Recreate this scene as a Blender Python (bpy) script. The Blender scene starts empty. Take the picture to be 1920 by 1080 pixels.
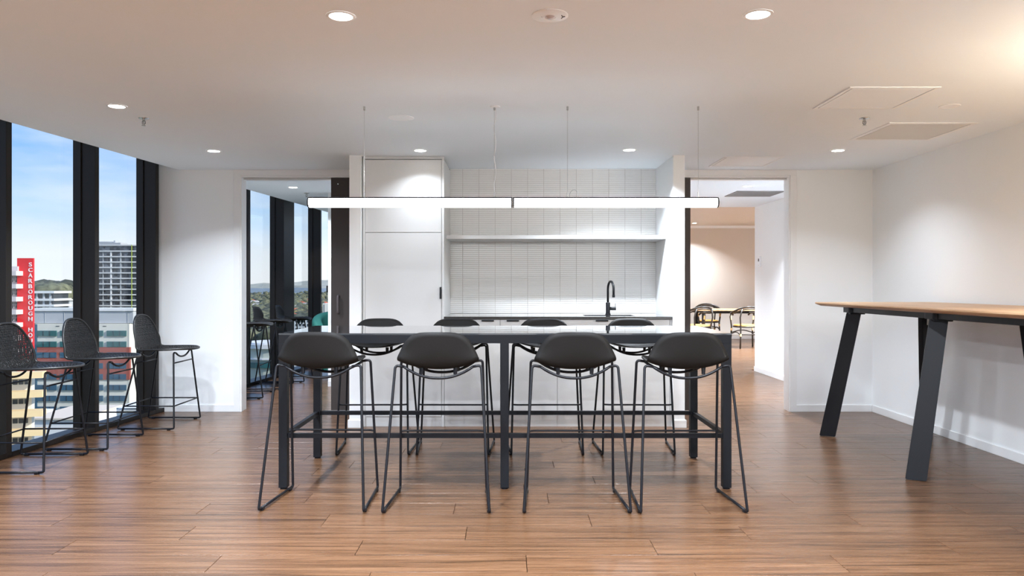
import bpy, bmesh, math, random
from mathutils import Vector, Matrix
random.seed(7)
sc = bpy.context.scene
COL = sc.collection
PI = math.pi
F = 1400.0; VX = 952.0; VY = 535.0; H = 1.26; CEIL = 2.412

# ---------------------------------------------------------------- camera
cam_d = bpy.data.cameras.new('camera'); cam = bpy.data.objects.new('camera', cam_d); COL.objects.link(cam)
cam.location = (0, 0, H); cam.rotation_euler = (PI/2, 0, 0)
cam_d.sensor_width = 36.0; cam_d.lens = F/1920*36
cam_d.shift_x = (960-VX)/1920; cam_d.shift_y = -(540-VY)/1920
cam_d.clip_end = 20000; cam_d.clip_start = 0.05
sc.camera = cam
sc.view_settings.view_transform = 'Standard'; sc.view_settings.look = 'None'
sc.view_settings.gamma = 1.0; sc.view_settings.use_curve_mapping = False
sc.view_settings.exposure = 1.60
cy = sc.cycles
cy.max_bounces = 10; cy.diffuse_bounces = 6; cy.glossy_bounces = 4; cy.transmission_bounces = 6
cy.transparent_max_bounces = 16; cy.caustics_reflective = False; cy.caustics_refractive = False
cy.sample_clamp_indirect = 6.0

# ---------------------------------------------------------------- world
SKY = 0.39
w = bpy.data.worlds.new('sky'); sc.world = w; w.use_nodes = True
nt = w.node_tree; nt.nodes.clear()
N = nt.nodes.new; L = nt.links.new
out = N('ShaderNodeOutputWorld'); bg = N('ShaderNodeBackground'); bg.inputs[1].default_value = SKY
tc = N('ShaderNodeTexCoord'); sep = N('ShaderNodeSeparateXYZ'); L(tc.outputs['Generated'], sep.inputs[0])
rp = N('ShaderNodeValToRGB'); L(sep.outputs['Z'], rp.inputs[0])
e = rp.color_ramp.elements
e[0].position = 0.0; e[0].color = (.86, .90, .95, 1)
e[1].position = .60; e[1].color = (.16, .36, .80, 1)
for p, c in ((.04, (.80, .87, .95)), (.09, (.46, .69, .98)), (.16, (.17, .46, .98)), (.30, (.15, .42, .95))):
    q = e.new(p); q.color = (*c, 1)
mp = N('ShaderNodeMapping'); mp.inputs['Scale'].default_value = (1.0, 1.0, 4.2); mp.inputs['Location'].default_value = (3.1, .4, 1.7)
L(tc.outputs['Generated'], mp.inputs[0])
ns = N('ShaderNodeTexNoise'); ns.inputs['Scale'].default_value = 2.4; ns.inputs['Detail'].default_value = 9; ns.inputs['Roughness'].default_value = .58
L(mp.outputs[0], ns.inputs['Vector'])
cr = N('ShaderNodeValToRGB'); cr.color_ramp.elements[0].position = .46; cr.color_ramp.elements[0].color = (0, 0, 0, 1)
cr.color_ramp.elements[1].position = .78; cr.color_ramp.elements[1].color = (.9, .9, .9, 1); L(ns.outputs['Fac'], cr.inputs[0])
mx = N('ShaderNodeMixRGB'); mx.inputs[2].default_value = (.93, .95, .98, 1)
L(cr.outputs[0], mx.inputs[0]); L(rp.outputs[0], mx.inputs[1]); L(mx.outputs[0], bg.inputs[0]); L(bg.outputs[0], out.inputs[0])

sun_d = bpy.data.lights.new('sun', 'SUN'); sun = bpy.data.objects.new('sun', sun_d); COL.objects.link(sun)
sun_d.energy = 1.95; sun_d.angle = math.radians(3); sun_d.color = (1, .95, .88)
sun.rotation_euler = Vector((-.84, .26, -.48)).to_track_quat('-Z', 'Y').to_euler()

LAMP_W = 21.0; LAMP_COL = (.87, .965, 1.07); TUBE = 4.6

# ---------------------------------------------------------------- materials
def mat(name, color, rough=.5, metal=0.0, spec=.5, emis=None, estr=0, coat=0, noise=None, bump=0, bscale=50):
    m = bpy.data.materials.new(name); m.use_nodes = True; t = m.node_tree
    b = t.nodes['Principled BSDF']
    b.inputs['Base Color'].default_value = (*color, 1); b.inputs['Roughness'].default_value = rough
    b.inputs['Metallic'].default_value = metal; b.inputs['Specular IOR Level'].default_value = spec
    b.inputs['Coat Weight'].default_value = coat
    if emis: b.inputs['Emission Color'].default_value = (*emis, 1); b.inputs['Emission Strength'].default_value = estr
    if noise or bump:
        g = t.nodes.new('ShaderNodeTexCoord'); n = t.nodes.new('ShaderNodeTexNoise')
        n.inputs['Scale'].default_value = bscale; n.inputs['Detail'].default_value = 5
        t.links.new(g.outputs['Object'], n.inputs['Vector'])
        if noise:
            r = t.nodes.new('ShaderNodeValToRGB')
            r.color_ramp.elements[0].color = (*[c*(1-noise) for c in color], 1); r.color_ramp.elements[0].position = .3
            r.color_ramp.elements[1].color = (*[min(1, c*(1+noise)) for c in color], 1); r.color_ramp.elements[1].position = .7
            t.links.new(n.outputs['Fac'], r.inputs[0]); t.links.new(r.outputs[0], b.inputs['Base Color'])
        if bump:
            bp = t.nodes.new('ShaderNodeBump'); bp.inputs['Strength'].default_value = bump; bp.inputs['Distance'].default_value = .01
            t.links.new(n.outputs['Fac'], bp.inputs['Height']); t.links.new(bp.outputs[0], b.inputs['Normal'])
    return m

def wood(name, cols, scale=(1.1, 11, 11), rough=.3, knots=True):
    m = bpy.data.materials.new(name); m.use_nodes = True; t = m.node_tree; b = t.nodes['Principled BSDF']
    n_ = t.nodes.new; l = t.links.new
    g = n_('ShaderNodeNewGeometry'); oi = n_('ShaderNodeObjectInfo')
    ad = n_('ShaderNodeMath'); ad.operation = 'ADD'; l(g.outputs['Random Per Island'], ad.inputs[0]); l(oi.outputs['Random'], ad.inputs[1])
    mu = n_('ShaderNodeMath'); mu.operation = 'MULTIPLY'; mu.inputs[1].default_value = 37.0; l(ad.outputs[0], mu.inputs[0])
    cb = n_('ShaderNodeCombineXYZ'); l(mu.outputs[0], cb.inputs[0]); l(mu.outputs[0], cb.inputs[2])
    va = n_('ShaderNodeVectorMath'); l(g.outputs['Position'], va.inputs[0]); l(cb.outputs[0], va.inputs[1])
    mp = n_('ShaderNodeMapping'); mp.inputs['Scale'].default_value = scale; l(va.outputs[0], mp.inputs[0])
    n1 = n_('ShaderNodeTexNoise'); n1.inputs['Scale'].default_value = 1.6; n1.inputs['Detail'].default_value = 9
    n1.inputs['Roughness'].default_value = .62; n1.inputs['Distortion'].default_value = .6; l(mp.outputs[0], n1.inputs['Vector'])
    mp2 = n_('ShaderNodeMapping'); mp2.inputs['Scale'].default_value = tuple(s*4.5 for s in scale); mp2.inputs['Scale'].default_value[0] = scale[0]*2.2
    l(va.outputs[0], mp2.inputs[0])
    n2 = n_('ShaderNodeTexNoise'); n2.inputs['Scale'].default_value = 2.2; n2.inputs['Detail'].default_value = 6; l(mp2.outputs[0], n2.inputs['Vector'])
    mxx = n_('ShaderNodeMath'); mxx.operation = 'MULTIPLY_ADD'; mxx.inputs[1].default_value = .26; l(n2.outputs['Fac'], mxx.inputs[0])
    m3 = n_('ShaderNodeMath'); m3.operation = 'MULTIPLY_ADD'; m3.inputs[1].default_value = .80; m3.inputs[2].default_value = -.03
    l(n1.outputs['Fac'], m3.inputs[0]); l(m3.outputs[0], mxx.inputs[2])
    r = n_('ShaderNodeValToRGB'); l(mxx.outputs[0], r.inputs[0]); el = r.color_ramp.elements
    el[0].position = .36; el[0].color = (*cols[0], 1); el[1].position = .64; el[1].color = (*cols[2], 1)
    q = el.new(.47); q.color = (*cols[1], 1)
    hv = n_('ShaderNodeHueSaturation'); l(r.outputs[0], hv.inputs['Color'])
    rr = n_('ShaderNodeMapRange'); rr.inputs['To Min'].default_value = .93; rr.inputs['To Max'].default_value = 1.06
    fr = n_('ShaderNodeMath'); fr.operation = 'FRACT'; l(ad.outputs[0], fr.inputs[0]); l(fr.outputs[0], rr.inputs['Value']); l(rr.outputs[0], hv.inputs['Value'])
    l(hv.outputs[0], b.inputs['Base Color'])
    b.inputs['Specular IOR Level'].default_value = .38
    r2 = n_('ShaderNodeMapRange'); r2.inputs['To Min'].default_value = rough-.04; r2.inputs['To Max'].default_value = rough+.10
    l(n2.outputs['Fac'], r2.inputs['Value']); l(r2.outputs[0], b.inputs['Roughness'])
    bp = n_('ShaderNodeBump'); bp.inputs['Strength'].default_value = .12; bp.inputs['Distance'].default_value = .002
    l(n2.outputs['Fac'], bp.inputs['Height']); l(bp.outputs[0], b.inputs['Normal'])
    return m

M = {}
M['wall'] = mat('wall_paint', (.86, .87, .875), .55, spec=.3, bump=.02, bscale=120)
M['ceil'] = mat('ceiling_paint', (.86, .915, .965), .8, spec=.2)
M['trim'] = mat('trim_white', (.82, .82, .82), .35)
M['tan'] = mat('tan_wall_paint', (.62, .56, .50), .6)
M['floor'] = wood('floor_wood', ((.042, .020, .009), (.096, .045, .021), (.148, .076, .039)), (.7, 20, 20), .25)
M['floor_base'] = mat('floor_base', (.05, .03, .02), .8)
M['oak'] = wood('oak_veneer', ((.36, .21, .11), (.47, .29, .165), (.56, .37, .22)), (9, 1.0, 9), .38)
M['frame'] = mat('window_frame_dark', (.013, .0095, .008), .42, spec=.3)
M['black'] = mat('black_powder_coat', (.006, .006, .008), .40, spec=.25)
M['steel_dark'] = mat('table_black_steel', (.007, .0075, .0095), .45, spec=.18)
M['shell'] = mat('charcoal_plastic', (.0085, .0075, .007), .55, spec=.2, bump=.03, bscale=260)
M['wicker'] = mat('black_wicker', (.008, .0075, .0075), .42)
M['top'] = mat('polished_dark_top', (.05, .052, .056), .035, spec=.9, coat=1.0)
M['stone'] = mat('worktop_stone', (.06, .055, .052), .08, spec=.7, coat=.6, noise=.2)
M['cab'] = mat('cabinet_white', (.67, .67, .665), .45)
M['tile'] = mat('tile_white_glaze', (.87, .86, .84), .18)
M['grout'] = mat('tile_grout', (.55, .51, .47), .85)
M['brown_door'] = mat('brown_door_laminate', (.042, .030, .027), .5)
M['handle_grey'] = mat('handle_grey', (.12, .10, .10), .4)
M['chrome'] = mat('brushed_chrome', (.55, .55, .55), .25, metal=1)
M['fix_white'] = mat('fixture_white', (.86, .88, .90), .4)
M['led'] = mat('led_lens', (1, 1, 1), .5, emis=(1, .95, .88), estr=7)
M['tube'] = mat('tube_diffuser', (1, 1, 1), .5, emis=(.95, .98, 1), estr=TUBE)
M['grey_grille'] = mat('grille_grey', (.26, .25, .25), .6)
M['filter'] = mat('filter_grille', (.70, .70, .68), .6)
M['groove'] = mat('shadow_groove', (.10, .09, .08), .8)
M['lens'] = mat('clear_lens', (.55, .5, .52), .1)
M['oak_edge'] = mat('ply_edge', (.52, .33, .18), .4, noise=.15, bscale=30)
M['teal'] = mat('teal_velvet', (.035, .20, .165), .75, bump=.05, bscale=90)
M['rattan_y'] = mat('yellow_rattan', (.72, .36, .07), .55, noise=.2, bscale=60)
M['rattan_dark'] = mat('dark_bent_wood', (.02, .014, .01), .35)
M['bind'] = mat('cane_binding', (.72, .48, .20), .55)

def glass_mat():
    m = bpy.data.materials.new('window_glass'); m.use_nodes = True; t = m.node_tree; t.nodes.clear()
    o = t.nodes.new('ShaderNodeOutputMaterial'); tr = t.nodes.new('ShaderNodeBsdfTransparent'); gl = t.nodes.new('ShaderNodeBsdfGlossy')
    tr.inputs[0].default_value = (.97, .98, .975, 1); gl.inputs['Roughness'].default_value = .01
    lw_ = t.nodes.new('ShaderNodeLayerWeight'); lw_.inputs[0].default_value = .5
    pw = t.nodes.new('ShaderNodeMath'); pw.operation = 'POWER'; pw.inputs[1].default_value = 5.0; t.links.new(lw_.outputs['Facing'], pw.inputs[0])
    fr = t.nodes.new('ShaderNodeMath'); fr.operation = 'MULTIPLY_ADD'; fr.inputs[1].default_value = .97; fr.inputs[2].default_value = .02; t.links.new(pw.outputs[0], fr.inputs[0])
    mx = t.nodes.new('ShaderNodeMixShader'); t.links.new(fr.outputs[0], mx.inputs[0]); t.links.new(tr.outputs[0], mx.inputs[1]); t.links.new(gl.outputs[0], mx.inputs[2])
    t.links.new(mx.outputs[0], o.inputs[0]); return m
M['glass'] = glass_mat()

# ---------------------------------------------------------------- mesh helpers
def B(): return bmesh.new()
def box(bm, x0, x1, y0, y1, z0, z1, bev=0.0, mtx=None):
    vs = [bm.verts.new((x, y, z)) for z in (z0, z1) for y in (y0, y1) for x in (x0, x1)]
    fs = [(0, 2, 3, 1), (4, 5, 7, 6), (0, 1, 5, 4), (2, 6, 7, 3), (0, 4, 6, 2), (1, 3, 7, 5)]
    ff = [bm.faces.new([vs[i] for i in f]) for f in fs]
    if bev > 0:
        es = list({e for f in ff for e in f.edges})
        r = bmesh.ops.bevel(bm, geom=es, offset=bev, segments=2, affect='EDGES', profile=.5)
        vs = list({v for f in r['faces'] for v in f.verts} | {v for v in vs if v.is_valid})
    if mtx is not None: bmesh.ops.transform(bm, matrix=mtx, verts=[v for v in vs if v.is_valid])
    return bm
def prism(bm, pts, z0, z1):
    a = [bm.verts.new((x, y, z0)) for x, y in pts]; b = [bm.verts.new((x, y, z1)) for x, y in pts]
    n = len(pts); bm.faces.new(a[::-1]); bm.faces.new(b)
    for i in range(n): bm.faces.new((a[i], a[(i+1) % n], b[(i+1) % n], b[i]))
    return bm
def fillet(pts, r, n=5):
    pts = [Vector(p) for p in pts]; o = [pts[0]]
    for i in range(1, len(pts)-1):
        p = pts[i]; a = (pts[i-1]-p); b = (pts[i+1]-p); rr = min(r, a.length*.45, b.length*.45)
        a = p+a.normalized()*rr; b = p+b.normalized()*rr
        for k in range(n+1):
            t = k/n; o.append((1-t)**2*a+2*t*(1-t)*p+t*t*b)
    o.append(pts[-1]); return o
def tube(bm, pts, r, seg=8, closed=False, rz=None):
    pts = [Vector(p) for p in pts]; n = len(pts); rings = []
    prev = None
    for i, p in enumerate(pts):
        if closed: t = (pts[(i+1) % n]-pts[i-1])
        else: t = pts[min(i+1, n-1)]-pts[max(i-1, 0)]
        t.normalize()
        if prev is None:
            u = t.orthogonal().normalized()
        else:
            u = (prev - t*prev.dot(t))
            u = u.normalized() if u.length > 1e-6 else t.orthogonal().normalized()
        prev = u; v = t.cross(u)
        ri = r[i] if isinstance(r, (list, tuple)) else r
        rings.append([bm.verts.new(p+(u*math.cos(2*PI*k/seg)+v*math.sin(2*PI*k/seg))*ri) for k in range(seg)])
    for i in range(n if closed else n-1):
        a, b = rings[i], rings[(i+1) % n]
        if closed and i == n-1:  # align seam
            best = min(range(seg), key=lambda s: sum((a[k].co-b[(k+s) % seg].co).length for k in range(seg)))
            b = [b[(k+best) % seg] for k in range(seg)]
        for k in range(seg): bm.faces.new((a[k], a[(k+1) % seg], b[(k+1) % seg], b[k]))
    if not closed: bm.faces.new(rings[0][::-1]); bm.faces.new(rings[-1])
    return bm
def lathe(bm, prof, c=(0, 0, 0), seg=24):
    rings = []
    for r, z in prof:
        if r < 1e-5: rings.append([bm.verts.new((c[0], c[1], c[2]+z))])
        else: rings.append([bm.verts.new((c[0]+r*math.cos(2*PI*k/seg), c[1]+r*math.sin(2*PI*k/seg), c[2]+z)) for k in range(seg)])
    for a, b in zip(rings, rings[1:]):
        for k in range(seg):
            k2 = (k+1) % seg
            if len(a) == 1 and len(b) == 1: break
            if len(a) == 1: bm.faces.new((a[0], b[k2], b[k]))
            elif len(b) == 1: bm.faces.new((a[k], a[k2], b[0]))
            else: bm.faces.new((a[k], a[k2], b[k2], b[k]))
    return bm
def quad(bm, *ps): bm.faces.new([bm.verts.new(p) for p in ps]); return bm
def spline(ctrl, t):
    n = len(ctrl)-1; t = max(0, min(.99999, t))*n; i = int(t); f = t-i
    g = lambda k: ctrl[max(0, min(n, k))]
    p0, p1, p2, p3 = g(i-1), g(i), g(i+1), g(i+2)
    return tuple(.5*((2*b)+(-a+c)*f+(2*a-5*b+4*c-d)*f*f+(-a+3*b-3*c+d)*f**3) for a, b, c, d in zip(p0, p1, p2, p3))

def obj(name, bm, m, parent=None, smooth=False, label=None, loc=None, recalc=True):
    if recalc: bmesh.ops.recalc_face_normals(bm, faces=bm.faces)
    me = bpy.data.meshes.new(name); bm.to_mesh(me); bm.free()
    for x in (m if isinstance(m, list) else [m]): me.materials.append(x)
    if smooth:
        for p in me.polygons: p.use_smooth = True
        if smooth != 'all':
            try: me.set_sharp_from_angle(angle=math.radians(38))
            except Exception: pass
    o = bpy.data.objects.new(name, me); COL.objects.link(o)
    if parent is not None: o.parent = parent
    if loc: o.location = loc
    if label: o['label'] = label
    return o
def tag(o, label, cat, group=None):
    o['label'] = label; o['category'] = cat
    if group: o['group'] = group
    return o
def thing(name, label, cat, loc=(0, 0, 0), rotz=0, group=None):
    o = bpy.data.objects.new(name, None); COL.objects.link(o); o.empty_display_size = .1
    o.location = loc; o.rotation_euler = (0, 0, rotz); return tag(o, label, cat, group)
def struct(name, bm, m, parent=None, smooth=False):
    o = obj(name, bm, m, parent, smooth)
    if parent is None: o['kind'] = 'structure'
    return o
KIDS = {}
def dup(root, loc, rotz=0, label=None, group=None):
    kids = {}
    for o in COL.objects:
        if o.parent: kids.setdefault(o.parent.name, []).append(o)
    def rec(o, par):
        c = o.copy(); COL.objects.link(c)
        if par is not None: c.parent = par
        for k in kids.get(o.name, []): rec(k, c)
        return c
    r = rec(root, None); r.location = loc; r.rotation_euler = (0, 0, rotz)
    if label: r['label'] = label
    if group: r['group'] = group
    return r
def bx(name, m, x0, x1, y0, y1, z0, z1, parent=None, bev=0, label=None):
    return obj(name, box(B(), x0, x1, y0, y1, z0, z1, bev), m, parent, label=label)
def sbx(name, m, x0, x1, y0, y1, z0, z1, bev=0, parent=None):
    return struct(name, box(B(), x0, x1, y0, y1, z0, z1, bev), m, parent)

# ================================================================ SETTING
TOPZ_ = CEIL+.2; RX = 3.64; YB = 7.45; YB2 = 7.595
WXf = lambda y: -4.23+.108*y          # inner line of window frames
CXf = lambda y: -4.07+.105*y          # ceiling edge line
# floor: base slab + planks
base = B(); box(base, -6.0, 8.0, -3.2, 18.0, -.30, -.012)
# trim slab to the building edge (left side follows the facade)
base.free(); base = B()
prism(base, [(WXf(-3.2)-.25, -3.2), (8.0, -3.2), (8.0, 18.0), (-2.45, 18.0), (-2.45, 12.3), (WXf(12.3)-.25, 12.3)], -.30, -.012)
floor = struct('floor', base, M['floor_base'])
PR = .208; PL = 1.4175; Y0 = 3.279
OFFS = {0: -1.332, 1: -.715, 2: -.2115, 3: -.977, 4: -.30, -1: -.6, 5: -1.18, 6: .10, 7: -.86, 8: -1.30}
def plank_bm(bm, x0, x1, y0, y1):
    g = .0013; c = .0006; zt = 0.0; zb = -.011
    o = [(x0+g, y0+g), (x1-g, y0+g), (x1-g, y1-g), (x0+g, y1-g)]
    i = [(x0+g+c, y0+g+c), (x1-g-c, y0+g+c), (x1-g-c, y1-g-c), (x0+g+c, y1-g-c)]
    vb = [bm.verts.new((x, y, zb)) for x, y in o]; vm = [bm.verts.new((x, y, zt-.0008)) for x, y in o]; vt = [bm.verts.new((x, y, zt)) for x, y in i]
    bm.faces.new(vt)
    for k in range(4):
        k2 = (k+1) % 4
        bm.faces.new((vm[k], vm[k2], vt[k2], vt[k])); bm.faces.new((vb[k], vb[k2], vm[k2], vm[k]))
n_pl = 0; field = B()
rnd = random.Random(3)
for k in range(-30, 69):
    ya = Y0+k*PR; yb = ya+PR
    off = OFFS.get(k, rnd.uniform(-1.4, 0))
    xmin = WXf(ya)+.002 if yb < 12.2 else -2.4
    xmax = RX if ya < 10.98 else 7.9
    x = off-PL*4
    while x < xmax:
        x0 = max(x, xmin); x1 = min(x+PL, xmax); x += PL
        if x1-x0 < .03: continue
        near = 2.9 < ya < 7.6
        mid = 7.6 <= ya < 10.4 and (x1 < -1.2 or x0 > 1.3)
        if (near or mid) and n_pl < 295 and not (ya > 6.95 and ya < 7.6 and x0 > -1.35 and x1 < 1.5):
            b = B(); plank_bm(b, x0, x1, ya, yb)
            obj('plank', b, M['floor'], floor); n_pl += 1
        else: plank_bm(field, x0, x1, ya, yb)
fo = obj('plank_field', field, M['floor'], floor); fo['kind'] = 'stuff'

# ceiling (one slab following the facade, stopping at the window recess), higher ceiling in the far dining room
c = B(); prism(c, [(CXf(-3.2), -3.2), (RX+.2, -3.2), (RX+.2, 11.0), (-2.0, 11.0), (-2.0, 12.4), (CXf(12.4), 12.4)], CEIL, CEIL+.25)
prism(c, [(CXf(-3.2)-.6, -3.2), (CXf(-3.2), -3.2), (CXf(12.4), 12.4), (CXf(12.4)-.6, 12.4)], CEIL+.22, CEIL+.4)
struct('ceiling', c, M['ceil'])
c = B(); box(c, 1.2, 8.0, 11.0, 18.0, 2.66, 2.85); sd = struct('ceiling_dining', c, M['tan'])

# back wall, left section / headers / right section, front skin
JL0, JL1 = -2.666, -1.30; JR0, JR1 = 1.50, 2.815
c = B(); box(c, -3.53, JL0, YB, YB2, 0, CEIL); box(c, -3.53, CXf(YB)-.001, YB, YB2, CEIL, TOPZ_); struct('wall_back_left', c, M['wall'])
sbx('wall_back_right', M['wall'], JR1, RX, YB, YB2, 0, CEIL)
c = B()
box(c, JL0, -1.402, YB, YB+.035, 2.356, CEIL); box(c, JL0, -1.402, YB2-.035, YB2, 2.356, CEIL); box(c, JL0, -1.402, YB+.035, YB2-.035, 2.375, CEIL)
struct('wall_back_header_left', c, M['wall'])
c = B()
box(c, 1.567, JR1, YB, YB+.035, 2.356, CEIL); box(c, 1.567, JR1, YB2-.035, YB2, 2.356, CEIL); box(c, 1.567, JR1, YB+.035, YB2-.035, 2.375, CEIL)
struct('wall_back_header_right', c, M['wall'])
# kitchen core: piers, alcove back, rear skin
c = B(); box(c, -1.402, -1.30, 6.61, YB+.02, 0, CEIL); struct('wall_pier_left', c, M['wall'])
c = B(); box(c, 1.466, 1.567, 6.61, YB+.02, 0, CEIL); struct('wall_pier_right', c, M['wall'])
wal = sbx('wall_alcove', M['grout'], -1.30, 1.466, 7.392, 7.47, 0, CEIL)
sbx('wall_core_rear', M['wall'], -1.402, 1.567, 7.56, 7.64, 0, CEIL)
# side walls and others
sbx('wall_right', M['wall'], RX, RX+.2, -3.2, 11.0, 0, CEIL)
sbx('wall_behind', M['wall'], -4.9, RX+.2, -3.4, -3.2, CEIL+.2, 2.8)
sbx('wall_dining_back', M['tan'], 1.2, 8.0, 17.55, 17.7, 0, 2.66)
sbx('wall_dining_right', M['wall'], 7.9, 8.0, 11.0, 17.6, 0, 2.66)
sbx('wall_dining_near', M['wall'], RX+.2, 8.0, 10.85, 11.0, 0, 2.85)
sbx('wall_dining_left', M['wall'], 1.1, 1.2, 7.64, 18, 0, 2.85)
sbx('wall_lounge_right', M['wall'], -1.0, -.9, 7.64, 12.4, 0, CEIL)
sbx('wall_lounge_partition', M['wall'], -2.238, -1.0, 9.30, 9.42, 0, CEIL)
# fascia where the low ceiling meets the high one
sbx('trim_2', M['tan'], 1.2, RX+.2, 11.0, 11.02, CEIL, 2.66)
sbx('trim_3', M['fix_white'], 1.2, 7.9, 17.50, 17.55, 2.60, 2.66)

# baseboards
bb = .068
def bboard(name, x0, x1, y0, y1): sbx(name, M['trim'], x0, x1, y0, y1, 0, bb, .002)
bboard('baseboard_back_left', WXf(YB)+.004, JL0-.064, YB-.012, YB)
bboard('baseboard_back_right', JR1+.064, RX-.012, YB-.012, YB)
bboard('baseboard_right', RX-.012, RX, -3.2, YB-.012)
bboard('baseboard_pier_left', -1.414, -1.30, 6.596, 6.61)
bboard('baseboard_pier_left_side', -1.414, -1.402, 6.61, YB)
bboard('baseboard_pier_right', 1.466, 1.581, 6.596, 6.61)
bboard('baseboard_pier_right_side', 1.567, 1.581, 6.61, YB)
bboard('baseboard_corridor_right', RX-.014, RX, YB2, 11.0)
bboard('baseboard_dining', RX+.2, 7.9, 17.536, 17.55)
bboard('baseboard_partition', -2.238, -1.0, 9.288, 9.30)

# door surrounds (architrave + stepped jamb with door track)
def surround(name, jx, sgn, xin):
    # jx: jamb face x, sgn: direction away from opening, xin: other end of the head
    t = bpy.data.objects.new(name, None); COL.objects.link(t); t['kind'] = 'structure'
    a, b = sorted((jx, jx+sgn*.064)); lo, hi = sorted((jx+sgn*.064, xin)); l2, h2 = sorted((jx, xin))
    bx('architrave', M['trim'], a, b, YB-.014, YB, 0, 2.356, t, .002)
    bx('head_architrave', M['trim'], lo, hi, YB-.014, YB, 2.356, CEIL-.001, t, .002)
    a, b = sorted((jx-sgn*.012, jx+sgn*.002))
    bx('jamb', M['trim'], a, b, YB-.004, YB+.05, 0, 2.345, t, .001)
    a, b = sorted((jx-sgn*.004, jx+sgn*.002))
    bx('jamb', M['trim'], a, b, YB+.06, YB2+.01, 0, 2.345, t, .001)
    bx('head_jamb', M['trim'], l2, h2, YB-.004, YB+.035, 2.338, 2.356, t, .001)
    bx('head_jamb', M['trim'], l2, h2, YB+.075, YB2+.005, 2.325, 2.356, t, .001)
    bx('door_track', M['chrome'], l2, h2, YB+.045, YB+.065, 2.345, 2.36, t)
surround('trim_door_left', JL0, -1, -1.402)
surround('trim_door_right', JR1, 1, 1.567)

# sliding door leaves
d1 = sbx('door_1', M['brown_door'], -1.772, -1.0, 7.485, 7.525, .008, 2.345, .002)
hb = B(); tube(hb, fillet([(-1.695, 7.485, 1.155), (-1.695, 7.445, 1.155), (-1.695, 7.445, .985), (-1.695, 7.485, .985)], .03), .011, 10)
obj('door_handle', hb, M['handle_grey'], d1, 'all')
hb = B(); lathe(hb, [(0, 0), (.006, .001), (.006, .004)], seg=12); hb.transform(Matrix.Rotation(PI/2, 4, 'X')); hb.transform(Matrix.Translation((-1.70, 7.482, 2.275)))
obj('door_stud', hb, M['chrome'], d1)
d2 = sbx('door_2', M['brown_door'], 1.10, 1.832, 7.485, 7.525, .008, 2.345, .002)

# ---------------------------------------------------------------- window wall
mull = [-3.1, -2.1, -1.1, -.1, .9, 1.9, 2.9, 3.9, 4.69, 5.48, 6.457, 7.355, 8.38, 9.35, 10.74, 11.84]
ang = math.atan2(.108, 1)
def seg_frame(name, y0, y1, d0, d1, z0, z1, m, parent, bev=.003):
    # box running along the facade from y0 to y1, depth d0..d1 outboard of the inner line
    b = B(); ux = Vector((.108, 1, 0)).normalized(); nx = Vector((-1, .108, 0)).normalized()
    P0 = Vector((WXf(y0), y0, 0)); P1 = Vector((WXf(y1), y1, 0))
    ln = (P1-P0).length
    box(b, 0, ln, d0, d1, z0, z1, bev)
    mt = Matrix(((ux.x, nx.x, 0, P0.x), (ux.y, nx.y, 0, P0.y), (0, 0, 1, 0), (0, 0, 0, 1)))
    b.transform(mt); return obj(name, b, m, parent)
TOPZ = CEIL+.22
for i in range(len(mull)-1):
    ya, yb = mull[i], mull[i+1]; wd = .054 if abs(yb-10.74) > .01 else .37
    pane = seg_frame('window_%d' % (i+1), ya, yb-wd, .150, .158, .035, TOPZ, M['glass'], None, 0)
    pane['kind'] = 'structure'
    seg_frame('mullion', yb-wd, yb, 0, .155, 0, TOPZ, M['frame'], pane)
    seg_frame('glazing_bead', yb-wd-.012, yb-wd, .125, .170, .04, TOPZ, M['frame'], pane, .001)
    seg_frame('glazing_bead', yb-wd-.006, yb, .155, .20, 0, TOPZ, M['frame'], pane, .001)
    seg_frame('sill', ya, yb-wd, 0, .175, 0, .040, M['frame'], pane)
    seg_frame('head_frame', ya, yb-wd, .12, .175, TOPZ-.05, TOPZ, M['frame'], pane)
# floor edge strip outside rail
# rear panes first, then end facade of lounge, with transom
for i in range(8):  # unseen glazed wall behind the camera, added to brighten the room
    xa_ = -4.6+i*1.03; pw_ = bx('window_%d' % (17+i), M['glass'], xa_, xa_+.976, -3.30, -3.292, .04, TOPZ); pw_['kind'] = 'structure'
    bx('mullion', M['frame'], xa_+.976, xa_+1.03, -3.36, -3.2, 0, TOPZ, pw_, .003); bx('sill', M['frame'], xa_, xa_+.976, -3.36, -3.2, 0, .04, pw_, .003)
ew = B(); box(ew, -2.98, -2.2, 12.32, 12.328, 0, TOPZ); ew = obj('window_16', ew, M['glass']); ew['kind'] = 'structure'
bx('transom', M['frame'], -2.98, -2.0, 12.27, 12.37, 1.145, 1.255, ew, .003)
bx('sill', M['frame'], -2.98, -2.0, 12.25, 12.37, 0, .05, ew, .003)
bx('mullion', M['frame'], -2.2, -2.14, 12.2, 12.37, 0, TOPZ, ew, .003)
sbx('wall_lounge_end', M['wall'], -2.14, -.9, 12.4, 12.5, 0, CEIL)

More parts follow.
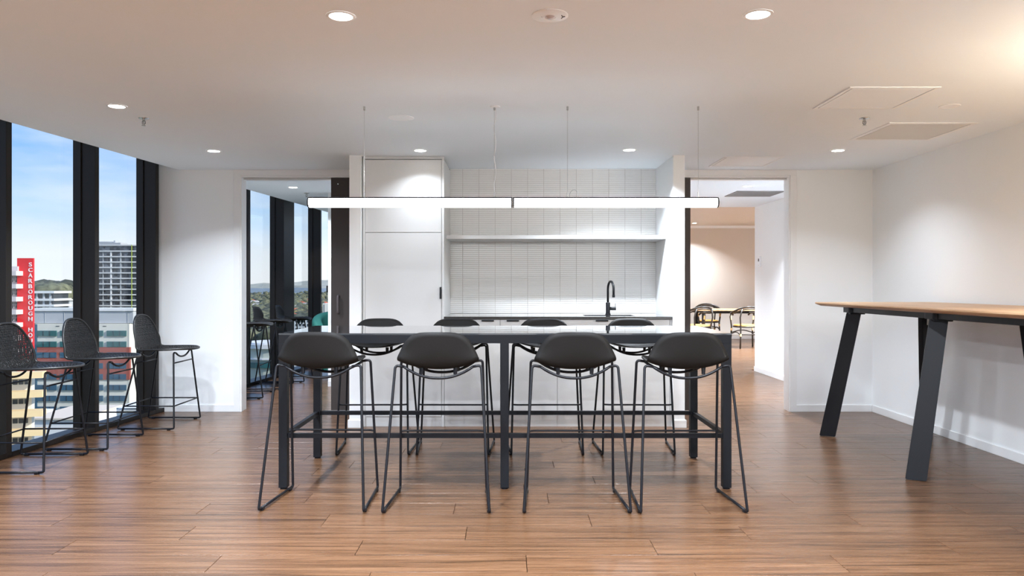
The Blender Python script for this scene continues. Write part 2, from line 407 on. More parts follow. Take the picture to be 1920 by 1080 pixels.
# ================================================================ KITCHEN
# tiles: 13 columns, 20 mm pitch
xs = [-.572]+[-.4455+.1605*k for k in range(12)]+[1.466]
nt_ = 0; tf = B(); tmesh = {}
def tile_bm(bm, x0, x1, z0, z1, ox=0, oz=0):
    g = .0012; y0 = 7.384; y1 = 7.392; c_ = .0014
    f = [(x0+g+c_, z0+g+c_), (x1-g-c_, z0+g+c_), (x1-g-c_, z1-g-c_), (x0+g+c_, z1-g-c_)]
    bk = [(x0+g, z0+g), (x1-g, z0+g), (x1-g, z1-g), (x0+g, z1-g)]
    a = [bm.verts.new((x-ox, y0, z-oz)) for x, z in f]; b = [bm.verts.new((x-ox, y0+c_, z-oz)) for x, z in bk]; d = [bm.verts.new((x-ox, y1, z-oz)) for x, z in bk]
    bm.faces.new(a)
    for k in range(4):
        k2 = (k+1) % 4; bm.faces.new((a[k], a[k2], b[k2], b[k])); bm.faces.new((b[k], b[k2], d[k2], d[k]))
rows = 71; rp_ = (CEIL-.982)/rows
for r in range(rows):
    z0 = .982+r*rp_
    for ci in range(13):
        x0, x1 = xs[ci], xs[ci+1]
        if r < 23:
            if ci not in tmesh:
                b = B(); tile_bm(b, x0, x1, 0, rp_, x0, 0); bmesh.ops.recalc_face_normals(b, faces=b.faces)
                me = bpy.data.meshes.new('tile'); b.to_mesh(me); b.free(); me.materials.append(M['tile']); tmesh[ci] = me
            o = bpy.data.objects.new('tile', tmesh[ci]); o.location = (x0, 0, z0); o.parent = wal; COL.objects.link(o)
        else: tile_bm(tf, x0, x1, z0, z0+rp_)
o = obj('tile_field', tf, M['tile'], wal); o['kind'] = 'stuff'

CF = 6.66
# tall cabinet
t = thing('tall_cabinet', 'tall white cabinet left of the tiled alcove, flap above and full-height door below', 'cabinet', (0, 0, 0))
bm = B(); box(bm, -1.292, -1.272, CF, 7.38, 0, 2.387); box(bm, -.588, -.568, CF, 7.38, 0, 2.387); box(bm, -1.272, -.588, CF+.03, 7.38, .09, 2.387)
obj('carcass', bm, M['cab'], t)
bx('kickboard', M['cab'], -1.272, -.588, CF+.012, CF+.03, 0, .09, t)
bx('door', M['cab'], -1.270, -.592, CF, CF+.020, 1.7335, 2.378, t, .001)
dr = bx('door', M['cab'], -1.270, -.592, CF, CF+.020, .092, 1.7285, t, .001)
bx('handle', M['black'], -.606, -.589, CF-.018, CF+.001, 1.140, 1.245, dr, .002, 'slim black vertical edge pull')
bx('scribe', M['cab'], -1.292, -.568, CF+.012, CF+.03, 2.388, 2.4118, t)
# base cabinets
ux = [-.566, -.067, .442, .951, 1.4655]
nm = ['white base cabinet directly beside the tall cabinet', 'white base cabinet second from the tall cabinet', 'white base cabinet under the left half of the sink', 'white base cabinet at the right pier end of the bench']
for i in range(4):
    x0, x1 = ux[i], ux[i+1]; e_ = 1.446 if i == 3 else x1
    t = thing('base_cabinet', nm[i], 'cabinet', (0, 0, 0), group='kitchen base cabinets')
    bm = B()
    if i in (2, 3):  # open top where the basin hangs
        box(bm, x0+.001, x0+.017, CF+.022, 7.38, .1, .958); box(bm, x1-.017, x1-.001, CF+.022, 7.38, .1, .958); box(bm, x0+.017, x1-.017, CF+.022, 7.38, .1, .116); box(bm, x0+.017, x1-.017, 7.36, 7.38, .116, .958)
    else: box(bm, x0+.001, x1-.001, CF+.022, 7.38, .1, .958)
    if i == 3: box(bm, 1.448, 1.464, CF, CF+.022, .1, .958)
    obj('carcass', bm, M['cab'], t)
    bx('kickboard', M['cab'], x0, x1-.001, CF+.012, CF+.022, 0, .0995, t)
    dr = bx('door', M['cab'], x0+.0015, e_-.0015, CF, CF+.020, .101, .955, t, .001)
    hx = (x1-.167, x1-.057) if i in (0, 2) else (x0+.057, x0+.167)
    bx('handle', M['black'], hx[0], hx[1], CF-.020, CF+.001, .939, .950, dr, .0015, 'slim black horizontal edge pull')
# worktop with sink cut-out
SX0, SX1, SY0, SY1 = .70, 1.16, 6.76, 7.03
bm = B()
z0, z1 = .959, .982; X0, X1, Y0_, Y1_ = -.567, 1.4655, 6.635, 7.384
box(bm, X0, SX0, Y0_, Y1_, z0, z1); box(bm, SX1, X1, Y0_, Y1_, z0, z1); box(bm, SX0, SX1, Y0_, SY0, z0, z1); box(bm, SX0, SX1, SY1, Y1_, z0, z1)
bmesh.ops.remove_doubles(bm, verts=bm.verts, dist=1e-5)
tag(obj('worktop', bm, M['stone']), 'dark polished stone worktop running along the tiled alcove', 'worktop')
bm = B()
t_ = .004
box(bm, SX0, SX1, SY0, SY1, .80, .80+t_); box(bm, SX0, SX0+t_, SY0, SY1, .804, .981); box(bm, SX1-t_, SX1, SY0, SY1, .804, .981)
box(bm, SX0+t_, SX1-t_, SY0, SY0+t_, .804, .981); box(bm, SX0+t_, SX1-t_, SY1-t_, SY1, .804, .981)
sk = obj('sink', bm, M['black']); tag(sk, 'black rectangular sink basin set into the dark worktop', 'sink')
bm = B(); lathe(bm, [(0, 0), (.03, 0), (.032, .003), (.02, .005), (0, .004)], (.93, 6.9, .804), 20); obj('drain', bm, M['chrome'], sk, True)
# faucet
t = thing('faucet', 'black gooseneck mixer tap behind the sink', 'faucet', (.95, 7.08, .982))
bm = B(); lathe(bm, [(0, 0), (.026, 0), (.026, .006), (.021, .010), (.021, .112), (.018, .116), (0, .116)], seg=24); obj('body', bm, M['black'], t, True)
pts = [(0, 0, .11), (0, 0, .24)]
for k in range(1, 13):
    a = PI*k/12; q = .075*(1-math.cos(a)); pts.append((q*.22, -q*.975, .24+.075*math.sin(a)))
pts.append((.033, -.147, .185))
bm = B(); tube(bm, pts, [.0105]*len(pts), 12); obj('spout', bm, M['black'], t, 'all')
bm = B(); tube(bm, [(.033, -.147, .19), (.033, -.147, .165)], .0125, 12); obj('spout_tip', bm, M['black'], t, True)
bm = B(); tube(bm, [(.018, 0, .058), (.076, -.004, .058)], .0165, 16); h_ = obj('handle_hub', bm, M['black'], t, True)
bm = B(); tube(bm, [(.070, -.004, .07), (.071, -.002, .106)], .003, 8); obj('lever', bm, M['black'], h_, True)
# shelf
tag(bx('shelf', M['cab'], -.567, 1.4655, 6.92, 7.382, 1.690, 1.7246, None, .001), 'long white floating shelf across the tiled alcove', 'shelf')

# ================================================================ BAR TABLE
t = thing('bar_table', 'long black bar table with mirror-polished top and six square legs', 'table', (0, 0, 0))
TX0, TX1, TY0, TY1, TZ = -1.414, 1.381, 4.606, 5.48, .964
bx('tabletop', M['top'], TX0, TX1, TY0, TY1, TZ-.010, TZ, t, .0012, 'mirror-polished dark top panel')
for a in ((TX0, TX1, TY0, TY0+.05), (TX0, TX1, TY1-.05, TY1), (TX0, TX0+.05, TY0+.05, TY1-.05), (TX1-.05, TX1, TY0+.05, TY1-.05)):
    bx('apron', M['steel_dark'], *a, TZ-.062, TZ-.0102, t, .001)
lw = .052; xm = -.019
for x0 in (TX0, xm-lw/2, TX1-lw):
    for y0 in (TY0, TY1-lw):
        g = bx('leg', M['steel_dark'], x0, x0+lw, y0, y0+lw, .010, TZ-.062, t, .0015)
        b = B(); lathe(b, [(0, 0), (.022, 0), (.022, .006), (.012, .010), (0, .010)], (x0+lw/2, y0+lw/2, 0), 16); obj('foot_glide', b, M['black'], g, True)
for (a, b_) in ((TX0+lw, xm-lw/2), (xm+lw/2, TX1-lw)):
    for y0 in (TY0+.012, TY1-.04):
        bx('stretcher', M['steel_dark'], a, b_, y0, y0+.028, .315, .343, t, .001)
for x0 in (TX0+.012, TX1-.04): bx('stretcher', M['steel_dark'], x0, x0+.028, TY0+lw, TY1-lw, .315, .343, t, .001)

# ================================================================ STOOLS
def sq(v, n): return (abs(v)**n)
def make_shell_fn(path, W, n, seat_rise, back_wrap, bend):
    def S(a, b):
        s = (b+1)/2; y, z = spline(path, s); wd = spline([(q,) for q in W], s)[0]
        k = max(0, min(1, (s-bend)/.25)); k = k*k*(3-2*k)
        z += seat_rise*(1-k)*abs(a)**2.2; y += back_wrap*k*abs(a)**2
        return Vector((a*wd, y, z))
    return S
def rim_pts(S, n, cnt=56):
    o = []
    for i in range(cnt):
        t = 2*PI*i/cnt; c_, s_ = math.cos(t), math.sin(t)
        r = 1/((abs(c_)**n+abs(s_)**n)**(1/n)); o.append(S(c_*r, s_*r))
    return o
def shell_mesh(S, n, th=.006, rings=9, cnt=56):
    bm = B(); prev = None; c0 = bm.verts.new(S(0, 0))
    for j in range(1, rings+1):
        q = j/rings; ring = []
        for i in range(cnt):
            t = 2*PI*i/cnt; c_, s_ = math.cos(t), math.sin(t); r = q/((abs(c_)**n+abs(s_)**n)**(1/n))
            ring.append(bm.verts.new(S(c_*r, s_*r)))
        for i in range(cnt):
            i2 = (i+1) % cnt
            if prev is None: bm.faces.new((c0, ring[i], ring[i2]))
            else: bm.faces.new((prev[i], ring[i], ring[i2], prev[i2]))
        prev = ring
    bmesh.ops.recalc_face_normals(bm, faces=bm.faces)
    bmesh.ops.solidify(bm, geom=bm.faces[:], thickness=th)
    return bm
WR = .0078
def frame_parts(t, rear, front, rt, ft, low=None, dip=.065, seg=10):
    """rear/front: (x, y) of the sled corners; rt/ft: (x, y, z) of the upper corners."""
    m = M['black']
    for s in (-1, 1):
        R0 = (s*rear[0], rear[1], WR+.006); F0 = (s*front[0], front[1], WR+.006)
        R1 = (s*rt[0], rt[1], rt[2]); F1 = (s*ft[0], ft[1], ft[2])
        def half(A0, A1, B0):  # leg from its foot bend up to the shoulder bend
            A0, A1, B0 = Vector(A0), Vector(A1), Vector(B0)
            st = A0+(B0-A0).normalized()*.035; dirn = Vector((-s, 0, -.18)).normalized()
            en = A1+dirn*.05
            return fillet([st, A0, A1, en], .033, 6)
        b = B(); tube(b, half(R0, R1, F0), WR, seg); obj('leg', b, m, t, 'all')
        b = B(); tube(b, half(F0, F1, R0), WR, seg); obj('leg', b, m, t, 'all')
        d = (Vector(F0)-Vector(R0)).normalized()
        b = B(); tube(b, [Vector(R0)+d*.034, Vector(F0)-d*.034], WR, seg); obj('runner', b, m, t, 'all')
        for P in (Vector(R0)+d*.045, Vector(F0)-d*.045):
            b = B(); box(b, -.010, .010, -.014, .014, 0, .016, .002); b.transform(Matrix.Translation((P.x, P.y, 0))); obj('glide', b, m, t)
    for (x, y, z) in (rt, ft):
        pts = []
        for k in range(17):
            u = -1+2*k/16; xx = u*(x-.048); zz = z-.009-dip*(1-abs(u)**2.2); pts.append((xx, y, zz))
        b = B(); tube(b, pts, WR, seg); obj('seat_rail', b, m, t, 'all')
    def at_z(foot, top, z):
        f = z/top[2]; return (foot[0]+(top[0]-foot[0])*f, foot[1]+(top[1]-foot[1])*f, z)
    return at_z

def plastic_stool(label, group):
    t = thing('bar_stool', label, 'stool', group=group)
    rear, front, rt, ft = (.294, -.245), (.265, .245), (.244, -.10, .806), (.244, .14, .812)
    at_z = frame_parts(t, rear, front, rt, ft)
    a = at_z(front, ft, .373)
    b = B(); tube(b, fillet([(-a[0]+.004, a[1], a[2]), (-a[0]+.03, a[1]+.014, a[2]), (a[0]-.03, a[1]+.014, a[2]), (a[0]-.004, a[1], a[2])], .015), .0062, 8); obj('footrest', b, M['black'], t, 'all')
    path = [(.275, .800), (.20, .794), (.10, .786), (.0, .780), (-.07, .780), (-.122, .798), (-.150, .855), (-.166, .93), (-.178, .997)]
    W = [.205, .22, .228, .229, .230, .232, .228, .218, .205]
    S = make_shell_fn(path, W, 3.6, .046, .045, .60)
    b = shell_mesh(S, 3.6); obj('shell', b, M['shell'], t, 'all')
    for (x, y) in ((-.095, -.085), (.095, -.085), (-.095, .14), (.095, .14)):
        b = B(); tube(b, [(x, y, .752), (x*1.02, y+.004, .792)], [.010, .013], 8); obj('bracket', b, M['black'], t, True)
    return t

def wicker_stool(label, group):
    t = thing('wicker_bar_stool', label, 'stool', group=group)
    rear, front, rt, ft = (.278, -.245), (.278, .245), (.185, -.11, .668), (.185, .20, .668)
    at_z = frame_parts(t, rear, front, rt, ft, dip=.040)
    low = .205
    q = [at_z(rear, rt, low), at_z(front, ft, low)]
    for (p, n_) in ((q[0], q[0]), (q[1], q[1])):
        b = B(); tube(b, [(-p[0], p[1], low), (p[0], p[1], low)], .006, 8); obj('footrest', b, M['black'], t, 'all')
    for s in (-1, 1):
        b = B(); tube(b, [(s*q[0][0], q[0][1], low), (s*q[1][0], q[1][1], low)], .006, 8); obj('side_bar', b, M['black'], t, 'all')
    for (f_, tp) in ((rear, rt), (front, ft)):
        p = at_z(f_, tp, .575); b = B(); tube(b, [(-p[0], p[1], .575), (p[0], p[1], .575)], .006, 8); obj('upper_bar', b, M['black'], t, 'all')
    path = [(.325, .690), (.26, .690), (.17, .686), (.07, .682), (-.03, .680), (-.095, .686), (-.14, .725), (-.160, .80), (-.173, .89), (-.185, .992)]
    W = [.200, .222, .235, .232, .226, .226, .232, .244, .262, .265]
    S = make_shell_fn(path, W, 2.35, .012, .05, .52); n = 2.35
    rn = random.Random(5)
    b = B()
    NA, NB = 37, 58
    for i in range(NA):
        a = -1+2*(i+.5)/NA; ext = (1-abs(a)**n)**(1/n); cnt = max(4, int(ext*30)); j0 = rn.uniform(-.012, .012)
        pts = []
        for k in range(cnt+1):
            bb_ = -ext+2*ext*k/cnt; aa = a+j0*math.sin(k*.9+i)*.9; aa = max(-1, min(1, aa))
            p = S(aa*.995, bb_*.99); nrm = Vector((0, 0, 1)); p = p+Vector((0, .0012*(-1)**(k+i), .0012*(-1)**(k+i))); pts.append(p)
        tube(b, pts, .0044, 4)
    for j in range(NB):
        bb_ = -1+2*(j+.5)/NB; ext = (1-abs(bb_)**n)**(1/n); cnt = max(4, int(ext*22)); j0 = rn.uniform(-.006, .006)
        pts = [S((-ext+2*ext*k/cnt)*.99, bb_+j0)+Vector((0, .0016*(-1)**(k+j), .0016*(-1)**(k+j))) for k in range(cnt+1)]
        tube(b, pts, .0044, 4)
    o = obj('woven_shell', b, M['wicker'], t, recalc=False); o['kind'] = 'stuff'
    b = B(); tube(b, rim_pts(S, n, 64), .0095, 8, closed=True); obj('rim', b, M['wicker'], t, 'all')
    return t

G1 = 'charcoal shell stools on the near side of the bar table'; G2 = 'charcoal shell stools on the far side of the bar table'
G3 = 'black wicker stools along the window'; G4 = 'shell stools at the lounge windows'
s0 = plastic_stool('near-side charcoal shell bar stool at the left end of the bar table', G1)
s0.location = (-1.078, 4.375, 0); s0.rotation_euler = (0, 0, math.radians(-2.5))
dup(s0, (-.395, 4.345, 0), 0, 'near-side charcoal shell bar stool just left of the middle table leg')
dup(s0, (.383, 4.345, 0), 0, 'near-side charcoal shell bar stool just right of the middle table leg')
dup(s0, (1.020, 4.345, 0), math.radians(1.0), 'near-side charcoal shell bar stool at the right end of the bar table')
fl = ['far-side charcoal shell bar stool in front of the tall white cabinet door', 'far-side charcoal shell bar stool in front of the tall cabinet edge', 'far-side charcoal shell bar stool in front of the middle base cabinets', 'far-side charcoal shell bar stool nearest the sink']
for x, lb, r in zip((-1.005, -.405, .288, .972), fl, (1, -.5, 1, -1)):
    dup(s0, (x, 5.755, 0), PI+math.radians(r), lb, G2)
for x, y, lb in ((-2.975, 8.53, 'lounge shell stool cut off by the left door jamb'), (-2.965, 9.25, 'middle shell stool seen through the left doorway'), (-2.90, 9.93, 'farthest shell stool seen through the left doorway, beside the teal armchair')):
    dup(s0, (x, y, 0), -PI/2+.06, lb, G4)
w0 = wicker_stool('black wicker stool nearest the camera, cut by the left picture edge', G3)
w0.location = (-3.345, 5.245, 0); w0.rotation_euler = (0, 0, -PI/2+.03)
dup(w0, (-3.29, 5.96, 0), -PI/2, 'middle black wicker stool of the three at the window')
dup(w0, (-3.145, 6.765, 0), -PI/2, 'black wicker stool nearest the white back wall')

# ================================================================ HIGH OAK TABLE
t = thing('high_table', 'high oak-topped table with angled black plank legs by the right wall', 'table', (0, 0, 0))
zt = 1.118; hx0, hx1, hy0, hy1 = 2.60, 3.60, 3.05, 6.36
def rrect(x0, x1, y0, y1, r, n=6):
    o = []
    for (cx, cy_, a0) in ((x1-r, y1-r, 0), (x0+r, y1-r, 90), (x0+r, y0+r, 180), (x1-r, y0+r, 270)):
        for k in range(n+1):
            a = math.radians(a0+90*k/n); o.append((cx+r*math.cos(a), cy_+r*math.sin(a)))
    return o
def slab(y0, y1, rn):
    b = B(); lay = []
    for ins, z in ((.035, zt-.030), (.004, zt-.014), (0, zt-.008), (.003, zt-.0005), (.005, zt)):
        lay.append([b.verts.new((x, y, z)) for x, y in rrect(hx0+ins, hx1-ins, y0+ins*(rn[0]), y1-ins*rn[1], .05)])
    n = len(lay[0])
    for a, c_ in zip(lay, lay[1:]):
        for k in range(n): b.faces.new((a[k], a[(k+1) % n], c_[(k+1) % n], c_[k]))
    b.faces.new(lay[0][::-1]); b.faces.new(lay[-1]); return b
b = slab(hy0, hy1, (1, 1)); tt = obj('tabletop', b, M['oak'], t, True)
bx('seam', M['oak_edge'], hx0+.006, hx1-.006, 4.82, 4.822, zt-.001, zt+.0003, tt)
ub = zt-.0305
for a in ((2.76, 3.42, 3.50, 3.54), (2.76, 3.42, 6.06, 6.10), (2.76, 2.80, 3.54, 6.06), (3.38, 3.42, 3.54, 6.06)):
    bx('beam', M['black'], *a, ub-.045, ub, t, .002)
def plank_leg(ytop, ybot, side):
    b = B()
    xt = 2.805 if side < 0 else 3.375
    xb = (2.672 if ybot > 5.5 else 2.640) if side < 0 else 3.50
    th = math.radians(28)*(-side)  # plan rotation of the flat face
    d = Vector((math.cos(th), -math.sin(th), 0)); nn = Vector((math.sin(th), math.cos(th), 0))
    lay = []
    for (x, y, z, wd) in ((xb, ybot, .004, .122), (xt, ytop, ub-.050, .108)):
        c_ = Vector((x, y, z)); lay.append([b.verts.new(c_+d*(sx*wd/2)+nn*(sy*.021)) for sx, sy in ((-1, -1), (1, -1), (1, 1), (-1, 1))])
    b.faces.new(lay[0][::-1]); b.faces.new(lay[1])
    for k in range(4): b.faces.new((lay[0][k], lay[0][(k+1) % 4], lay[1][(k+1) % 4], lay[1][k]))
    bmesh.ops.bevel(b, geom=b.edges[:], offset=.004, segments=2, affect='EDGES')
    g = obj('leg', b, M['black'], t)
    b = B(); prism(b, rrect(xt-.065, xt+.065, ytop-.07, ytop+.07, .03), ub-.047, ub); obj('corner_bracket', b, M['black'], g)
    b = B(); box(b, xt-.045, xt+.075, ytop-.035, ytop+.035, ub-.062, ub-.046, .003); obj('leg_block', b, M['black'], g)
    if side > 0:
        c_ = Vector((xt+.014, ytop, ub-.115)); b = B(); box(b, -.022, .022, -.003, .003, -.032, .032, .002)
        b.transform(Matrix.Translation(c_-nn*.022) @ Matrix.Rotation(-th, 4, 'Z')); obj('joint_plate', b, M['chrome'], g, label='silver joint plate')
plank_leg(6.05, 6.24, -1); plank_leg(4.86, 4.83, -1); plank_leg(6.05, 6.24, 1); plank_leg(4.86, 4.83, 1)
plank_leg(3.55, 3.42, -1); plank_leg(3.55, 3.42, 1)

# ================================================================ CEILING FIXTURES
GD = 'recessed ceiling downlights'
DLW = {(-.747, 6.375): 1.8, (1.034, 6.35): 20, (2.82, 6.375): 3.5, (-2.52, 6.40): 10, (-2.52, 8.77): 18}
def downlight(loc, label, on=True, group=GD, power=None, z=CEIL, spread=125):
    t = thing('downlight', label, 'ceiling light', (loc[0], loc[1], z), group=group)
    b = B(); lathe(b, [(.047, -.0005), (.050, -.004), (.062, -.003), (.0635, -.0002)], seg=32)
    obj('trim_ring', b, M['fix_white'], t, True)
    b = B(); lathe(b, [(0, -.0030), (.049, -.0028), (.049, -.001)], seg=32)
    obj('lens', b, M['led'] if on else M['fix_white'], t, True)
    if on:
        ld = bpy.data.lights.new('downlight_lamp', 'AREA'); ld.shape = 'DISK'; ld.size = .09
        ld.energy = power or DLW.get(tuple(loc), LAMP_W); ld.color = LAMP_COL; ld.spread = math.radians(spread)
        lo = bpy.data.objects.new('downlight_lamp', ld); COL.objects.link(lo); lo.parent = t; lo.location = (0, 0, -.008)
    return t
for x, y, lb, on in ((-.714, 3.194, 'lit recessed downlight at the top of the picture, left of centre', True),
    (1.064, 3.175, 'lit recessed downlight at the top of the picture, right of centre', True),
    (-2.513, 4.80, 'lit recessed downlight nearest the big left window and its sprinkler', True),
    (-2.52, 6.40, 'lit recessed downlight in front of the white wall left of the doorway', True),
    (-.747, 6.375, 'lit recessed downlight above the tall white cabinet', True),
    (1.034, 6.35, 'lit recessed downlight in front of the tiled alcove', True),
    (2.82, 6.375, 'lit recessed downlight near the back right wall corner', True),
    (2.84, 4.80, 'unlit recessed downlight between the two square ceiling panels', False),
    (-2.52, 8.77, 'recessed downlight seen through the left doorway', True)):
    downlight((x, y), lb, on)
downlight((2.787, 8.67), 'recessed downlight seen through the right doorway, before the grille', power=40)
downlight((.4, 9.3), 'added downlight hidden behind the kitchen core', power=90)  # hidden lamp added to brighten the passage
downlight((4.20, 17.0-.2), 'small downlight at the far end of the dining room', True, z=2.66)
for x in (5.2, 6.6): downlight((x, 14.0), 'added unseen downlight over the dining table', True, 'added dining downlights out of view', power=95, z=2.66)  # unseen lamps added to lift the dining room
downlight((2.6, 13.0), 'added unseen downlight at the passage end', True, power=70, z=2.66)  # another unseen lamp, added for more light at the far end
for y in (3.2, 1.6, 0, -1.6):
    for x in (-2.5, -.73, 1.05, 2.83):
        if y == 3.2 and x in (-.73, 1.05): continue
        downlight((x, y), 'added unseen downlight, overhead or behind', True, 'added downlights out of view', 4 if x > 2 else (20 if y > 1 else 48), spread=170)  # extra unseen lamps, added to raise the room's overall brightness

def disc_thing(name, label, cat, x, y, r, th=.006):
    t = thing(name, label, cat, (x, y, CEIL)); b = B(); lathe(b, [(0, -th), (r*.9, -th), (r, -th*.5), (r, 0)], seg=40); obj('cover', b, M['fix_white'], t, True); return t
t = disc_thing('emergency_light', 'round white emergency light at the top centre of the ceiling', 'emergency light', .18, 3.187, .078)
b = B(); lathe(b, [(0, -.016), (.012, -.014), (.020, -.007), (.022, -.0055)], seg=20); obj('lens', b, M['lens'], t, True)
b = B(); lathe(b, [(.024, -.0063), (.027, -.008), (.030, -.0063)], seg=24); obj('lens_ring', b, M['fix_white'], t, True)
b = B(); tube(b, [(.048, -.02, -.0068), (.056, 0, -.0068)], .0016, 6); tube(b, [(.056, 0, -.0068), (.064, -.006, -.0068)], .0016, 6); tube(b, [(.056, 0, -.0068), (.050, .018, -.0068)], .0016, 6); obj('arrow_mark', b, M['black'], t)
b = B(); lathe(b, [(0, -.0075), (.003, -.0072), (.003, -.006)], (-.035, 0, 0), 10); obj('indicator', b, M['lens'], t)
t = disc_thing('ceiling_speaker', 'round white flush speaker left of the power cord rose', 'speaker', -.734, 5.136, .088, .004)
def sprinkler(x, y, lb):
    t = thing('sprinkler', lb, 'sprinkler', (x, y, CEIL), group='ceiling sprinklers')
    b = B(); lathe(b, [(.010, -.008), (.032, -.004), (.035, 0)], seg=24); obj('escutcheon', b, M['chrome'], t, True)
    b = B(); tube(b, [(0, 0, 0), (0, 0, -.018)], .009, 10); obj('body', b, M['chrome'], t, True)
    b = B()
    for s in (-1, 1): tube(b, fillet([(s*.006, 0, -.016), (s*.010, 0, -.022), (s*.010, 0, -.038), (0, 0, -.046)], .004), .002, 6)
    tube(b, [(0, 0, -.018), (0, 0, -.040)], .0018, 6); obj('yoke', b, M['steel_dark'], t)
    b = B(); lathe(b, [(0, -.046), (.014, -.048), (.014, -.050), (0, -.049)], seg=16); obj('deflector', b, M['chrome'], t)
sprinkler(-2.51, 5.15, 'sprinkler head beside the downlight near the left window')
sprinkler(2.46, 5.15, 'sprinkler head beside the ceiling panels on the right')
sprinkler(-2.51, 9.32, 'sprinkler head seen through the left doorway')
def panel(name, lb, cat, x0, x1, y0, y1, mat_in, fr=.035):
    t = thing(name, lb, cat, (0, 0, 0)); z = CEIL
    bm = B()
    for a in ((x0, x1, y0, y0+fr), (x0, x1, y1-fr, y1), (x0, x0+fr, y0+fr, y1-fr), (x1-fr, x1, y0+fr, y1-fr)): box(bm, *a, z-.005, z+.002)
    obj('frame', bm, M['fix_white'], t)
    bx('groove', M['groove'], x0+fr, x1-fr, y0+fr, y1-fr, z-.0012, z+.001, t)  # dark sheet behind the gap; the gap's shade is in its colour
    bx('infill', mat_in, x0+fr+.007, x1-fr-.007, y0+fr+.007, y1-fr-.007, z-.0045, z-.0014, t)
    return t
panel('access_panel', 'square white access hatch nearest the camera on the right ceiling', 'access panel', 1.985, 2.515, 4.33, 4.86, M['fix_white'], .022)
t = panel('return_air_panel', 'square return-air filter grille beside the unlit downlight', 'air vent', 2.70, 3.335, 5.28, 5.91, M['filter'])
panel('access_panel', 'square white access hatch above the right doorway', 'access panel', 1.942, 2.478, 6.68, 7.215, M['fix_white'], .022)
t = thing('air_grille', 'grey square ceiling grille in the passage beyond the right doorway', 'air vent')
bm = B(); x0, x1, y0, y1 = 2.80, 3.385, 9.11, 9.64
for a in ((x0, x1, y0, y0+.02), (x0, x1, y1-.02, y1), (x0, x0+.02, y0, y1), (x1-.02, x1, y0, y1)): box(bm, *a, CEIL-.008, CEIL)
obj('frame', bm, M['grey_grille'], t)
bx('backing', M['grey_grille'], x0+.02, x1-.02, y0+.02, y1-.02, CEIL-.002, CEIL+.001, t)
for k in range(20):
    yy = y0+.03+k*.0245; bx('slat', M['grey_grille'], x0+.02, x1-.02, yy, yy+.012, CEIL-.007, CEIL-.002, t)

t = thing('added_globe_pendant', 'added warm globe over the near end of the high table, unseen', 'pendant light', (3.1, 3.2, 2.0))  # added unseen lamp; warms the right side of the ceiling
b = B(); lathe(b, [(.09*math.sin(PI*k/12), -.09*math.cos(PI*k/12)) for k in range(13)], seg=24); obj('globe', b, mat('added_globe_glow', (1, 1, 1), .5, emis=(1, .84, .62), estr=6), t, True)
b = B(); tube(b, [(0, 0, .09), (0, 0, CEIL-2.0)], .002, 6); obj('cable', b, M['black'], t)
ld = bpy.data.lights.new('added_globe_lamp', 'POINT'); ld.energy = 17; ld.color = (1, .86, .64); ld.shadow_soft_size = .1
lo = bpy.data.objects.new('added_globe_lamp', ld); COL.objects.link(lo); lo.parent = t; lo.location = (0, 0, .12)
# thermostat
t = thing('thermostat', 'small white wall thermostat with grey display beyond the right doorway', 'thermostat', (RX, 10.77, 1.60))
bx('case', M['fix_white'], -.022, 0, -.045, .045, -.075, .075, t, .004)
bx('display', M['groove'], -.0235, -.021, -.022, .022, .005, .045, t)
bx('button_strip', M['filter'], -.0235, -.021, -.022, .022, -.055, -.045, t)

